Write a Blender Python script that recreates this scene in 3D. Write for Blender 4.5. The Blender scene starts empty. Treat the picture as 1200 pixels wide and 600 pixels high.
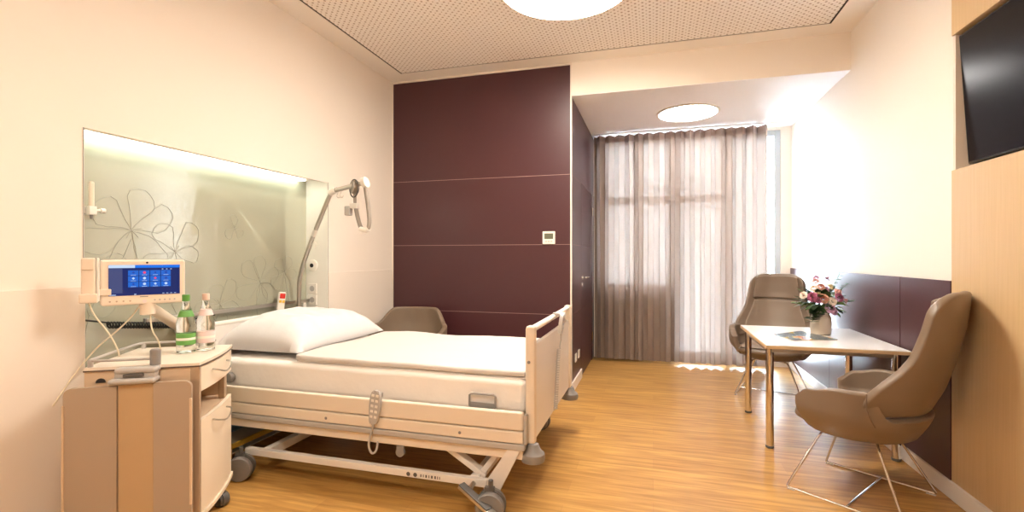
import bpy, bmesh, math, random
from mathutils import Vector, Matrix, noise
random.seed(7)
R = math.radians
PI = math.pi
sc = bpy.context.scene
C = sc.collection

# ---------------------------------------------------------------- camera
cam_d = bpy.data.cameras.new('camera'); cam = bpy.data.objects.new('camera', cam_d); C.objects.link(cam)
cam.location = (0, 0, 1.27); cam.rotation_euler = (R(90), 0, R(16.2))
cam_d.sensor_width = 36; cam_d.lens = 570 / 1200 * 36; cam_d.shift_y = 1 / 1200
cam_d.clip_start = 0.05
sc.camera = cam
# ---------------------------------------------------------------- view and light settings
sc.view_settings.view_transform = 'Standard'; sc.view_settings.look = 'None'
sc.view_settings.gamma = 1; sc.view_settings.use_curve_mapping = False
sc.view_settings.exposure = 0.78
sc.cycles.use_denoising = True
sc.cycles.max_bounces = 10; sc.cycles.diffuse_bounces = 6; sc.cycles.transmission_bounces = 8
sc.cycles.sample_clamp_indirect = 20
LAMP_COL = (1.0, 0.905, 0.775); LAMP_W = 34.0
BAY_COL = (1.0, 0.97, 0.94); BAY_W = 16.0
STRIP_COL = (0.95, 1.0, 0.86); STRIP_W = 6.5
world = bpy.data.worlds.new('world'); sc.world = world; world.use_nodes = True
bg = world.node_tree.nodes['Background']; bg.inputs[0].default_value = (0.82, 0.90, 1.0, 1); bg.inputs[1].default_value = 38.0
sun_d = bpy.data.lights.new('sun', 'SUN'); sun = bpy.data.objects.new('sun', sun_d); C.objects.link(sun)
sun_d.energy = 45.0; sun_d.angle = R(1.0); sun_d.color = (1, 0.95, 0.88)
sun.rotation_euler = Vector((0.62, -0.62, -0.62)).to_track_quat('-Z', 'Y').to_euler()

# ---------------------------------------------------------------- materials
MATS = {}
def mat(name, col, rough=0.5, metal=0.0, spec=None, bump=None, coat=0, trans=0, emit=None, es=0, ior=None, sheen=0, var=None):
    if name in MATS: return MATS[name]
    m = bpy.data.materials.new(name); m.use_nodes = True
    nt = m.node_tree; b = nt.nodes['Principled BSDF']
    b.inputs['Base Color'].default_value = (*col, 1); b.inputs['Roughness'].default_value = rough
    b.inputs['Metallic'].default_value = metal
    if spec is not None: b.inputs['Specular IOR Level'].default_value = spec
    if coat: b.inputs['Coat Weight'].default_value = coat; b.inputs['Coat Roughness'].default_value = 0.1
    if trans: b.inputs['Transmission Weight'].default_value = trans
    if ior: b.inputs['IOR'].default_value = ior
    if sheen: b.inputs['Sheen Weight'].default_value = sheen
    if emit: b.inputs['Emission Color'].default_value = (*emit, 1); b.inputs['Emission Strength'].default_value = es
    tc = nt.nodes.new('ShaderNodeTexCoord')
    if bump:
        n = nt.nodes.new('ShaderNodeTexNoise'); n.inputs['Scale'].default_value = bump[0]; n.inputs['Detail'].default_value = 3
        bp = nt.nodes.new('ShaderNodeBump'); bp.inputs['Strength'].default_value = bump[1]; bp.inputs['Distance'].default_value = bump[2] if len(bump) > 2 else 0.002
        nt.links.new(tc.outputs['Object'], n.inputs['Vector']); nt.links.new(n.outputs['Fac'], bp.inputs['Height']); nt.links.new(bp.outputs[0], b.inputs['Normal'])
    if var:   # (scale, other colour)
        n = nt.nodes.new('ShaderNodeTexNoise'); n.inputs['Scale'].default_value = var[0]; n.inputs['Detail'].default_value = 4
        mx = nt.nodes.new('ShaderNodeMix'); mx.data_type = 'RGBA'
        mx.inputs[6].default_value = (*col, 1); mx.inputs[7].default_value = (*var[1], 1)
        nt.links.new(tc.outputs['Object'], n.inputs['Vector']); nt.links.new(n.outputs['Fac'], mx.inputs[0]); nt.links.new(mx.outputs[2], b.inputs['Base Color'])
    MATS[name] = m
    return m

M_wall = mat('wall_paint', (0.83, 0.76, 0.68), 0.6, bump=(180, 0.08))
M_wall_low = mat('wall_panel_cream', (0.82, 0.745, 0.66), 0.5, bump=(150, 0.05))
M_ceil = mat('ceiling_paint', (0.92, 0.88, 0.83), 0.8, bump=(160, 0.05))
M_bayceil = mat('bay_ceiling_paint', (0.93, 0.93, 0.97), 0.8, bump=(160, 0.05))
M_base = mat('baseboard_white', (0.82, 0.78, 0.73), 0.4, bump=(60, 0.03))
M_purple = mat('aubergine_laminate', (0.068, 0.021, 0.026), 0.36, bump=(90, 0.04), var=(3, (0.060, 0.019, 0.024)))
M_groove = mat('groove_light', (0.34, 0.22, 0.19), 0.6)
M_edge = mat('edge_profile', (0.78, 0.70, 0.62), 0.35)
M_white = mat('white_lacquer', (0.80, 0.76, 0.70), 0.35)
M_cream = mat('cream_plastic', (0.80, 0.68, 0.55), 0.38)
M_bedcream = mat('bed_cream_board', (0.77, 0.68, 0.57), 0.4, var=(6, (0.74, 0.65, 0.54)))
M_bedwhite = mat('bed_white_metal', (0.76, 0.72, 0.68), 0.4)
M_sheet = mat('white_linen', (0.86, 0.82, 0.78), 0.85, bump=(14, 0.35, 0.01), sheen=0.2)
M_duvet = mat('duvet_linen', (0.62, 0.58, 0.55), 0.85, bump=(9, 0.25, 0.01), sheen=0.2)
M_pillow = mat('pillow_linen', (0.68, 0.67, 0.68), 0.85, bump=(11, 0.25, 0.01), sheen=0.2)
M_grey = mat('grey_plastic', (0.24, 0.225, 0.215), 0.45)
M_lgrey = mat('light_grey_plastic', (0.45, 0.425, 0.40), 0.42)
M_dgrey = mat('dark_grey_rubber', (0.10, 0.095, 0.09), 0.6)
M_black = mat('black_plastic', (0.015, 0.015, 0.017), 0.4)
M_chrome = mat('chrome', (0.78, 0.76, 0.74), 0.13, 1.0)
M_steel = mat('brushed_steel', (0.55, 0.51, 0.46), 0.3, 1.0)
M_taupe = mat('taupe_leather', (0.205, 0.150, 0.105), 0.40, bump=(220, 0.12), var=(5, (0.185, 0.136, 0.095)))
M_taupe2 = mat('taupe_leather_panel', (0.235, 0.175, 0.125), 0.42, bump=(220, 0.12))
M_seam = mat('taupe_seam', (0.13, 0.085, 0.055), 0.7)
M_table = mat('table_laminate', (0.82, 0.80, 0.79), 0.25)
M_tedge = mat('table_edge_beech', (0.62, 0.44, 0.26), 0.45)
M_leaf = mat('tray_laminate', (0.42, 0.325, 0.24), 0.5, bump=(140, 0.04))
M_leafc = mat('tray_beech', (0.53, 0.37, 0.21), 0.4, var=(9, (0.49, 0.34, 0.19)))
M_nsbody = mat('nightstand_beech_laminate', (0.66, 0.51, 0.36), 0.45, var=(8, (0.69, 0.51, 0.34)))
M_nsfront = mat('nightstand_front', (0.82, 0.72, 0.58), 0.4)
M_bronze = mat('bronze_profile', (0.50, 0.38, 0.27), 0.4, 0.4)
M_nstop = mat('nightstand_top', (0.82, 0.74, 0.64), 0.35)
M_dedge = mat('dark_edge', (0.12, 0.08, 0.06), 0.5)
M_vase = mat('ceramic_cream', (0.74, 0.66, 0.56), 0.35, bump=(20, 0.1))
M_gap_shade = mat('painted_gap_shade', (0.02, 0.014, 0.012), 0.8)
M_blue = mat('blue_plastic', (0.10, 0.17, 0.30), 0.5)
M_yellow = mat('yellow_edge', (0.60, 0.42, 0.06), 0.5)
M_alu = mat('window_alu', (0.46, 0.50, 0.53), 0.4, 0.3)
M_red = mat('red_button', (0.65, 0.03, 0.02), 0.4)
M_ybtn = mat('yellow_button', (0.8, 0.5, 0.05), 0.4)
M_tv = mat('tv_screen', (0.006, 0.006, 0.010), 0.22, spec=0.12)
M_strap = mat('ribbed_grey_strap', (0.30, 0.26, 0.22), 0.6, bump=(200, 0.4))
M_lamp = mat('lamp_diffuser', (0.9, 0.9, 0.9), 0.5, emit=LAMP_COL, es=LAMP_W)
M_lamp_fill = mat('lamp_diffuser_fill', (0.9, 0.9, 0.9), 0.5, emit=LAMP_COL, es=LAMP_W * 0.62)
M_baylamp = mat('bay_lamp_diffuser', (0.9, 0.9, 0.9), 0.5, emit=BAY_COL, es=BAY_W)
M_strip = mat('niche_strip', (0.9, 0.9, 0.9), 0.5, emit=STRIP_COL, es=STRIP_W)
M_nglass = mat('niche_glass_panel', (0.40, 0.41, 0.32), 0.04, spec=1.0, coat=1.0)
M_nside = mat('niche_lining', (0.80, 0.78, 0.72), 0.5)
M_line = mat('etched_line', (0.36, 0.365, 0.30), 0.4)
M_glass = mat('clear_glass', (0.97, 0.99, 0.97), 0.02, trans=1.0, ior=1.3)
M_wglass = None

def wood_mat():
    m = bpy.data.materials.new('light_maple'); m.use_nodes = True; nt = m.node_tree; b = nt.nodes['Principled BSDF']
    tc = nt.nodes.new('ShaderNodeTexCoord'); mp = nt.nodes.new('ShaderNodeMapping'); mp.inputs['Scale'].default_value = (34, 34, 1.1)
    n = nt.nodes.new('ShaderNodeTexNoise'); n.inputs['Scale'].default_value = 2.2; n.inputs['Detail'].default_value = 6
    cr = nt.nodes.new('ShaderNodeValToRGB')
    cr.color_ramp.elements[0].position = 0.3; cr.color_ramp.elements[0].color = (0.57, 0.40, 0.215, 1)
    cr.color_ramp.elements[1].position = 0.7; cr.color_ramp.elements[1].color = (0.62, 0.445, 0.25, 1)
    nt.links.new(tc.outputs['Object'], mp.inputs[0]); nt.links.new(mp.outputs[0], n.inputs['Vector']); nt.links.new(n.outputs['Fac'], cr.inputs[0])
    nt.links.new(cr.outputs[0], b.inputs['Base Color']); b.inputs['Roughness'].default_value = 0.42
    return m
M_wood = wood_mat()

def floor_mat():
    m = bpy.data.materials.new('oak_vinyl_planks'); m.use_nodes = True; nt = m.node_tree; b = nt.nodes['Principled BSDF']
    tc = nt.nodes.new('ShaderNodeTexCoord')
    br = nt.nodes.new('ShaderNodeTexBrick'); br.inputs['Scale'].default_value = 1.0
    br.inputs['Brick Width'].default_value = 1.2; br.inputs['Row Height'].default_value = 0.145
    br.inputs['Mortar Size'].default_value = 0.0009; br.inputs['Mortar Smooth'].default_value = 0.3; br.inputs['Bias'].default_value = 0
    br.offset = 0.37
    br.inputs['Color1'].default_value = (0.54, 0.31, 0.092, 1); br.inputs['Color2'].default_value = (0.46, 0.25, 0.07, 1)
    br.inputs['Mortar'].default_value = (0.40, 0.20, 0.07, 1)
    nt.links.new(tc.outputs['Object'], br.inputs['Vector'])
    mp = nt.nodes.new('ShaderNodeMapping'); mp.inputs['Scale'].default_value = (1.3, 17, 1)
    n = nt.nodes.new('ShaderNodeTexNoise'); n.inputs['Scale'].default_value = 1.9; n.inputs['Detail'].default_value = 7; n.inputs['Distortion'].default_value = 0.6
    nt.links.new(tc.outputs['Object'], mp.inputs[0]); nt.links.new(mp.outputs[0], n.inputs['Vector'])
    cr = nt.nodes.new('ShaderNodeValToRGB')
    cr.color_ramp.elements[0].position = 0.34; cr.color_ramp.elements[0].color = (0.70, 0.62, 0.52, 1)
    cr.color_ramp.elements[1].position = 0.66; cr.color_ramp.elements[1].color = (1.12, 1.12, 1.12, 1)
    nt.links.new(n.outputs['Fac'], cr.inputs[0])
    mx = nt.nodes.new('ShaderNodeMix'); mx.data_type = 'RGBA'; mx.blend_type = 'MULTIPLY'; mx.inputs[0].default_value = 1
    nt.links.new(br.outputs['Color'], mx.inputs[6]); nt.links.new(cr.outputs[0], mx.inputs[7]); nt.links.new(mx.outputs[2], b.inputs['Base Color'])
    b.inputs['Roughness'].default_value = 0.36
    return m
M_floor = floor_mat()

def perf_mat():
    m = bpy.data.materials.new('perforated_plaster'); m.use_nodes = True; nt = m.node_tree; b = nt.nodes['Principled BSDF']
    tc = nt.nodes.new('ShaderNodeTexCoord')
    def mth(op, a, bb=None):
        n = nt.nodes.new('ShaderNodeMath'); n.operation = op
        for i, v in enumerate((a, bb)):
            if v is None: continue
            if isinstance(v, (int, float)): n.inputs[i].default_value = v
            else: nt.links.new(v, n.inputs[i])
        return n.outputs[0]
    sp = nt.nodes.new('ShaderNodeSeparateXYZ'); nt.links.new(tc.outputs['Object'], sp.inputs[0])
    def cell(v, off):
        q = mth('DIVIDE', v, 0.050); q = mth('ADD', q, off + 1000.0); q = mth('FRACT', q); q = mth('SUBTRACT', q, 0.5); return mth('MULTIPLY', q, q)
    def dots(off, r):
        d = mth('SQRT', mth('ADD', cell(sp.outputs[0], off), cell(sp.outputs[1], off))); return mth('LESS_THAN', d, r)
    k = mth('MAXIMUM', dots(0.0, 0.165), dots(0.5, 0.115))
    mx = nt.nodes.new('ShaderNodeMix'); mx.data_type = 'RGBA'
    mx.inputs[6].default_value = (0.93, 0.90, 0.87, 1); mx.inputs[7].default_value = (0.45, 0.37, 0.31, 1)
    nt.links.new(k, mx.inputs[0]); nt.links.new(mx.outputs[2], b.inputs['Base Color']); b.inputs['Roughness'].default_value = 0.8
    return m
M_perf = perf_mat()

def curtain_mat():
    m = bpy.data.materials.new('curtain_cloth'); m.use_nodes = True; nt = m.node_tree
    for n in list(nt.nodes):
        if n.type != 'OUTPUT_MATERIAL': nt.nodes.remove(n)
    out = [n for n in nt.nodes if n.type == 'OUTPUT_MATERIAL'][0]
    tc = nt.nodes.new('ShaderNodeTexCoord'); wv = nt.nodes.new('ShaderNodeTexNoise'); wv.inputs['Scale'].default_value = 90
    mp = nt.nodes.new('ShaderNodeMapping'); mp.inputs['Scale'].default_value = (1, 1, 0.15)
    nt.links.new(tc.outputs['Object'], mp.inputs[0]); nt.links.new(mp.outputs[0], wv.inputs['Vector'])
    cr = nt.nodes.new('ShaderNodeValToRGB'); cr.color_ramp.elements[0].color = (0.31, 0.24, 0.198, 1); cr.color_ramp.elements[1].color = (0.335, 0.262, 0.218, 1)
    nt.links.new(wv.outputs['Fac'], cr.inputs[0])
    df = nt.nodes.new('ShaderNodeBsdfDiffuse'); tl = nt.nodes.new('ShaderNodeBsdfTranslucent'); tr = nt.nodes.new('ShaderNodeBsdfTransparent')
    tl.inputs[0].default_value = (0.52, 0.40, 0.34, 1); tr.inputs[0].default_value = (0.9, 0.84, 0.8, 1)
    nt.links.new(cr.outputs[0], df.inputs[0])
    a = nt.nodes.new('ShaderNodeMixShader'); a.inputs[0].default_value = 0.10
    nt.links.new(df.outputs[0], a.inputs[1]); nt.links.new(tl.outputs[0], a.inputs[2])
    c = nt.nodes.new('ShaderNodeMixShader'); c.inputs[0].default_value = 0.006
    nt.links.new(a.outputs[0], c.inputs[1]); nt.links.new(tr.outputs[0], c.inputs[2]); nt.links.new(c.outputs[0], out.inputs[0])
    return m
M_curtain = curtain_mat()

def winglass_mat():
    m = bpy.data.materials.new('window_glass'); m.use_nodes = True; nt = m.node_tree
    for n in list(nt.nodes):
        if n.type != 'OUTPUT_MATERIAL': nt.nodes.remove(n)
    out = [n for n in nt.nodes if n.type == 'OUTPUT_MATERIAL'][0]
    tr = nt.nodes.new('ShaderNodeBsdfTransparent'); gl = nt.nodes.new('ShaderNodeBsdfGlossy'); gl.inputs['Roughness'].default_value = 0.02
    tr.inputs[0].default_value = (0.93, 0.97, 0.98, 1)
    fr = nt.nodes.new('ShaderNodeFresnel'); mx = nt.nodes.new('ShaderNodeMixShader')
    nt.links.new(fr.outputs[0], mx.inputs[0]); nt.links.new(tr.outputs[0], mx.inputs[1]); nt.links.new(gl.outputs[0], mx.inputs[2]); nt.links.new(mx.outputs[0], out.inputs[0])
    return m
M_wglass = winglass_mat()

def glow(name, col, s=1.0):
    return mat(name, (0.01, 0.01, 0.01), 0.35, spec=0.08, emit=col, es=s)

# ---------------------------------------------------------------- mesh helpers
def box(bm, lo, hi, bev=0.0, mtx=None, seg=2):
    lo = Vector(lo); hi = Vector(hi); c = (lo + hi) / 2; s = hi - lo
    g = bmesh.ops.create_cube(bm, size=1)
    vs = g['verts']
    for v in vs: v.co = Vector((v.co.x * s.x, v.co.y * s.y, v.co.z * s.z)) + c
    if mtx: bmesh.ops.transform(bm, matrix=mtx, verts=vs)
    if bev > 0:
        es = {e for v in vs for e in v.link_edges}
        bmesh.ops.bevel(bm, geom=list(es), offset=bev, segments=seg, affect='EDGES', profile=0.5)
    return bm
def tube(bm, pts, r, seg=10, closed=False, cap=True, sy=1.0):
    pts = [Vector(p) for p in pts]; n = len(pts); rings = []
    rr = r if isinstance(r, (list, tuple)) else [r] * n
    up = None
    for i, p in enumerate(pts):
        a = pts[i - 1] if (i > 0 or closed) else p; b = pts[(i + 1) % n] if (i < n - 1 or closed) else p
        t = (b - a).normalized()
        if up is None:
            up = Vector((0, 0, 1)) if abs(t.z) < 0.9 else Vector((1, 0, 0))
            up = (up - t * up.dot(t)).normalized()
        else:
            up = up - t * up.dot(t)
            up = up.normalized() if up.length > 1e-6 else Vector((1, 0, 0))
        s = t.cross(up)
        rings.append([bm.verts.new(p + (up * math.cos(2 * PI * k / seg) * sy + s * math.sin(2 * PI * k / seg)) * rr[i]) for k in range(seg)])
    m = n if closed else n - 1
    for i in range(m):
        A, B = rings[i], rings[(i + 1) % n]
        for k in range(seg): bm.faces.new((A[k], A[(k + 1) % seg], B[(k + 1) % seg], B[k]))
    if cap and not closed:
        bm.faces.new(rings[0][::-1]); bm.faces.new(rings[-1])
    return bm
def smooth(pts, it=2):
    pts = [Vector(p) for p in pts]
    for _ in range(it):
        q = [pts[0]]
        for a, b in zip(pts[:-1], pts[1:]): q += [a * 0.75 + b * 0.25, a * 0.25 + b * 0.75]
        q.append(pts[-1]); pts = q
    return pts
def lathe(bm, prof, c=(0, 0, 0), seg=32, axis='z'):
    c = Vector(c); rings = []
    for (r, z) in prof:
        ring = []
        for k in range(seg):
            a = 2 * PI * k / seg; x, y = r * math.cos(a), r * math.sin(a)
            p = Vector((x, y, z)) if axis == 'z' else (Vector((z, x, y)) if axis == 'x' else Vector((x, z, y)))
            ring.append(bm.verts.new(c + p))
        rings.append(ring)
    for A, B in zip(rings[:-1], rings[1:]):
        for k in range(seg): bm.faces.new((A[k], A[(k + 1) % seg], B[(k + 1) % seg], B[k]))
    bm.faces.new(rings[0][::-1]); bm.faces.new(rings[-1])
    return bm
def prism(bm, poly, z0, z1, bev=0):
    a = [bm.verts.new((x, y, z0)) for x, y in poly]; b = [bm.verts.new((x, y, z1)) for x, y in poly]
    n = len(poly)
    bm.faces.new(a[::-1]); bm.faces.new(b)
    for i in range(n): bm.faces.new((a[i], a[(i + 1) % n], b[(i + 1) % n], b[i]))
    return bm
def xform(bm, m): bmesh.ops.transform(bm, matrix=m, verts=bm.verts); return bm
def NB(): return bmesh.new()

def obj(name, bm, m, parent=None, world=False, angle=35, sub=0):
    bmesh.ops.recalc_face_normals(bm, faces=bm.faces)
    me = bpy.data.meshes.new(name)
    if world and parent is not None: bmesh.ops.transform(bm, matrix=Matrix.Translation(-parent.location), verts=bm.verts)
    bm.to_mesh(me); bm.free()
    me.materials.append(m)
    me.polygons.foreach_set('use_smooth', [True] * len(me.polygons))
    me.set_sharp_from_angle(angle=R(angle))
    o = bpy.data.objects.new(name, me); C.objects.link(o)
    if parent is not None: o.parent = parent
    if angle <= 60 and not sub:
        wn = o.modifiers.new('wn', 'WEIGHTED_NORMAL'); wn.keep_sharp = True; wn.weight = 80
    if sub:
        s = o.modifiers.new('sub', 'SUBSURF'); s.levels = sub; s.render_levels = sub
    return o
def thing(name, label, cat, loc=(0, 0, 0), rz=0, group=None):
    o = bpy.data.objects.new(name, None); C.objects.link(o); o.empty_display_size = 0.1
    o.location = loc; o.rotation_euler = (0, 0, R(rz)); o['label'] = label; o['category'] = cat
    if group: o['group'] = group
    return o
def tag(o, label, cat, group=None, kind=None):
    o['label'] = label; o['category'] = cat
    if group: o['group'] = group
    if kind: o['kind'] = kind
    return o
def struct(name, bm, m, parent=None, label=None, angle=35):
    o = obj(name, bm, m, parent, angle=angle)
    if parent is None: o['kind'] = 'structure'
    if label: o['label'] = label
    return o
def bx(lo, hi, bev=0): return box(NB(), lo, hi, bev)

# ---------------------------------------------------------------- the room
XL, XR, YB, YR, ZC = -2.60, 1.52, 4.50, -1.6, 3.075
XB, YW, ZB = -0.73, 6.25, 2.77          # bay: left side, window plane, ceiling
NY0, NY1, NZ0, NZ1, NX = 1.652, 3.456, 0.003, 1.885, -2.82   # bed-head niche
struct('floor', bx((XL - 0.3, YR - 0.1, -0.1), (XR + 0.3, YW + 0.25, 0)), M_floor)
b = NB()
box(b, (XL - 0.3, YR, 0), (XL, NY0, ZC)); box(b, (XL - 0.3, NY1, 0), (XL, YB, ZC))
box(b, (XL - 0.3, NY0, NZ1 + 0.05), (XL, NY1, ZC)); box(b, (XL - 0.02, NY0, NZ1), (XL, NY1, NZ1 + 0.05)); box(b, (XL - 0.3, NY0, 0), (XL, NY1, NZ0)); box(b, (XL - 0.3, NY0, NZ0), (NX - 0.002, NY1, NZ1 + 0.05))
struct('wall_left', b, M_wall)
b = NB()   # lower wall cladding with the seam above it
box(b, (XL, YR, 0.1), (XL + 0.012, NY0, 1.128), 0.002); box(b, (XL, NY1, 0.1), (XL + 0.012, YB - 0.02, 1.14), 0.002)
struct('trim_1', b, M_wall_low)
b = NB(); box(b, (XL, YR, 0), (XL + 0.015, NY0, 0.1), 0.002); box(b, (XL, NY1, 0), (XL + 0.015, YB, 0.1), 0.002)
struct('baseboard_left', b, M_base)
# back wall behind the aubergine panels, header above the bay
struct('wall_back', bx((XL - 0.3, YB + 0.02, 0), (XB - 0.012, YB + 0.16, ZC)), M_groove)
struct('wall_header', bx((XB - 0.012, YB, ZB), (XR, YB + 0.16, ZC)), M_wall)
t = bpy.data.objects.new('trim_2', None); C.objects.link(t); t['kind'] = 'structure'
zs = [0.095, 0.728, 1.386, 2.040, 3.058]
for a, z in zip(zs[:-1], zs[1:]):
    obj('panel_board', bx((XL + 0.012, YB, a + 0.002), (XB - 0.012, YB + 0.02, z - 0.002), 0.001), M_purple, t)
for z in zs[1:-1]: obj('joint_strip', bx((XL + 0.012, YB + 0.0006, z - 0.002), (XB - 0.012, YB + 0.02, z + 0.002)), M_groove, t)
b = NB(); box(b, (XL, YB - 0.004, 0.0), (XL + 0.012, YB + 0.02, ZC)); box(b, (XB - 0.012, YB - 0.006, 0.0), (XB + 0.002, YB + 0.02, ZC)); box(b, (XL, YB - 0.004, 3.058), (XB, YB + 0.02, ZC))
struct('trim_3', b, M_edge)
struct('baseboard_back', bx((XL + 0.012, YB - 0.012, 0), (XB - 0.012, YB + 0.02, 0.095), 0.002), M_base)
# bay side wall with the door
struct('wall_bay_side', bx((XB - 0.16, YB + 0.02, 0), (XB - 0.02, YW + 0.2, ZB + 0.06)), M_groove)
t = bpy.data.objects.new('trim_4', None); C.objects.link(t); t['kind'] = 'structure'
DY0, DY1 = 5.13, 6.02
zz = [0.095, 0.728, 1.386, 2.040, ZB - 0.004]
for a, z in zip(zz[:-1], zz[1:]):
    obj('panel_board', bx((XB - 0.02, YB + 0.002, a + 0.002), (XB, DY0 - 0.006 if z < 2.1 else YW, z - 0.002), 0.001), M_purple, t)
for z in zz[1:-1]: obj('joint_strip', bx((XB - 0.02, YB + 0.002, z - 0.002), (XB - 0.0006, DY0 - 0.006, z + 0.002)), M_groove, t)
struct('baseboard_bay', bx((XB - 0.02, YB, 0), (XB + 0.012, DY0 - 0.006, 0.095), 0.002), M_base)
d = bpy.data.objects.new('door_1', None); C.objects.link(d); d['kind'] = 'structure'; d['label'] = 'aubergine door flush in the short wall beside the curtain'
for a, z in ((0.008, 0.728), (0.728, 1.386), (1.386, 2.040)):
    obj('door_leaf', bx((XB - 0.02, DY0, a + 0.001), (XB, DY1, z - 0.001), 0.001), M_purple, d)
h = NB(); lathe(h, [(0.025, 0), (0.025, 0.006), (0.01, 0.007), (0.009, 0.045)], (XB, DY0 + 0.07, 1.05), 20, 'x')
tube(h, smooth([(XB + 0.04, DY0 + 0.065, 1.05), (XB + 0.052, DY0 + 0.08, 1.05), (XB + 0.054, DY0 + 0.19, 1.05)], 2), 0.009)
obj('door_handle', h, M_chrome, d)
obj('lock_cylinder', lathe(NB(), [(0.024, 0), (0.024, 0.006), (0.008, 0.007), (0.008, 0.012)], (XB, DY0 + 0.07, 0.975), 20, 'x'), M_chrome, d)
for z in (0.3, 1.82): obj('hinge', lathe(NB(), [(0.009, -0.05), (0.009, 0.05)], (XB + 0.008, DY1 + 0.006, z), 14), M_chrome, d)
struct('trim_5', bx((XB - 0.02, DY1 + 0.01, 0), (XB + 0.004, YW, 2.04)), M_purple)
# bay ceiling, window wall
struct('ceiling_bay', bx((XB - 0.16, YB + 0.16, ZB), (XR + 0.3, YW + 0.2, ZB + 0.12)), M_bayceil)
struct('ceiling_bay_edge', bx((XB - 0.012, YB + 0.001, ZB - 0.004), (XR, YB + 0.165, ZB + 0.002)), M_bayceil)
WX0, WX1, WXM = -0.62, 1.412, 0.245
b = NB()
box(b, (XB - 0.16, YW, 0), (WX0, YW + 0.2, ZB)); box(b, (WX1, YW, 0), (XR + 0.3, YW + 0.2, ZB))
box(b, (WX0, YW, 2.74), (WX1, YW + 0.2, ZB)); box(b, (WX0, YW, 0), (WXM, YW + 0.2, 0.86)); box(b, (WXM, YW, 0), (WX1, YW + 0.2, 0.05))
struct('wall_window', b, M_wall)
def frame(nm, x0, x1, z0, z1, trz):
    w = bpy.data.objects.new(nm, None); C.objects.link(w); w['kind'] = 'structure'
    f = NB(); y0, y1 = YW + 0.02, YW + 0.09; T = 0.065
    box(f, (x0, y0, z0), (x0 + T, y1, z1), 0.004); box(f, (x1 - T, y0, z0), (x1, y1, z1), 0.004)
    box(f, (x0 + T, y0, z0), (x1 - T, y1, z0 + T), 0.004); box(f, (x0 + T, y0, z1 - T), (x1 - T, y1, z1), 0.004)
    if trz: box(f, (x0 + T, y0, trz), (x1 - T, y1, trz + 0.09), 0.004)
    obj('window_frame', f, M_alu, w)
    obj('window_pane', bx((x0 + 0.03, y0 + 0.03, z0 + 0.03), (x1 - 0.03, y0 + 0.038, z1 - 0.03)), M_wglass, w)
    return w
frame('window_1', WX0, -0.18, 0.86, 2.74, 1.93); frame('window_2', -0.18, WXM, 0.86, 2.74, 1.93)
w = frame('window_3', WXM, 0.84, 0.05, 2.74, 1.93); frame('window_4', 0.84, WX1, 0.05, 2.74, None)
h = NB(); box(h, (0.885, YW - 0.005, 1.05), (0.915, YW + 0.022, 1.12), 0.004); box(h, (0.89, YW - 0.03, 1.10), (0.91, YW - 0.008, 1.24), 0.006); obj('window_handle', h, M_alu, w)
struct('trim_6', bx((WX0, YW - 0.06, 0.835), (WXM, YW + 0.02, 0.86), 0.004), M_base)
# right wall, wainscot, maple cladding with the television recess
YV = 3.11
b = NB(); box(b, (XR, YV, 0), (XR + 0.3, YW, ZC))
box(b, (XR + 0.2, YR, 0), (XR + 0.3, YV, ZC))
struct('wall_right', b, M_wall)
t = bpy.data.objects.new('trim_7', None); C.objects.link(t); t['kind'] = 'structure'
for y0, y1 in ((YV + 0.002, 3.655), (3.659, 4.95), (4.954, YW - 0.01)):
    obj('wainscot_board', bx((XR - 0.014, y0, 0.09), (XR, y1, 1.143), 0.0015), M_purple, t)
struct('baseboard_right', bx((XR - 0.026, YR, 0), (XR, YW - 0.01, 0.09), 0.004), M_base)
t = bpy.data.objects.new('trim_8', None); C.objects.link(t); t['kind'] = 'structure'
obj('cladding_board', bx((XR - 0.010, YR, 0.09), (XR + 0.2, YV, 1.724), 0.001), M_wood, t)
obj('cladding_board', bx((XR - 0.010, YR, 2.433), (XR + 0.2, YV, ZC), 0.001), M_wood, t)
obj('recess_side', bx((XR + 0.002, YV - 0.012, 1.724), (XR + 0.2, YV, 2.433)), M_wall, t)
obj('recess_side', bx((XR + 0.002, YR, 1.724), (XR + 0.2, 1.35, 2.433)), M_wood, t)
# rear wall behind the camera
struct('wall_rear', bx((XL - 0.3, YR - 0.1, 0), (XR + 0.3, YR, ZC)), M_wall)
# ceiling with a shadow gap round the perforated field
PX0, PX1, PY1, PY0 = -2.394, 1.323, 4.31, -1.35
b = NB()
box(b, (XL - 0.3, YR - 0.1, ZC), (PX0, YB + 0.16, ZC + 0.1)); box(b, (PX1, YR - 0.1, ZC), (XR + 0.3, YB + 0.16, ZC + 0.1))
box(b, (PX0, PY1, ZC), (PX1, YB + 0.16, ZC + 0.1)); box(b, (PX0, YR - 0.1, ZC), (PX1, PY0, ZC + 0.1))
struct('ceiling', b, M_ceil)
b = NB(); g_ = 0.018
for lo, hi in (((PX0, PY0), (PX0 + g_, PY1)), ((PX1 - g_, PY0), (PX1, PY1)), ((PX0 + g_, PY0), (PX1 - g_, PY0 + g_)), ((PX0 + g_, PY1 - g_), (PX1 - g_, PY1))): box(b, (*lo, ZC + 0.004), (*hi, ZC + 0.1))
struct('ceiling_gap_shade', b, M_gap_shade)  # solid black strips in the gap, its shade put into the colour
struct('ceiling_panel', bx((PX0 + g_, PY0 + g_, ZC), (PX1 - g_, PY1 - g_, ZC + 0.09)), M_perf)

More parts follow.
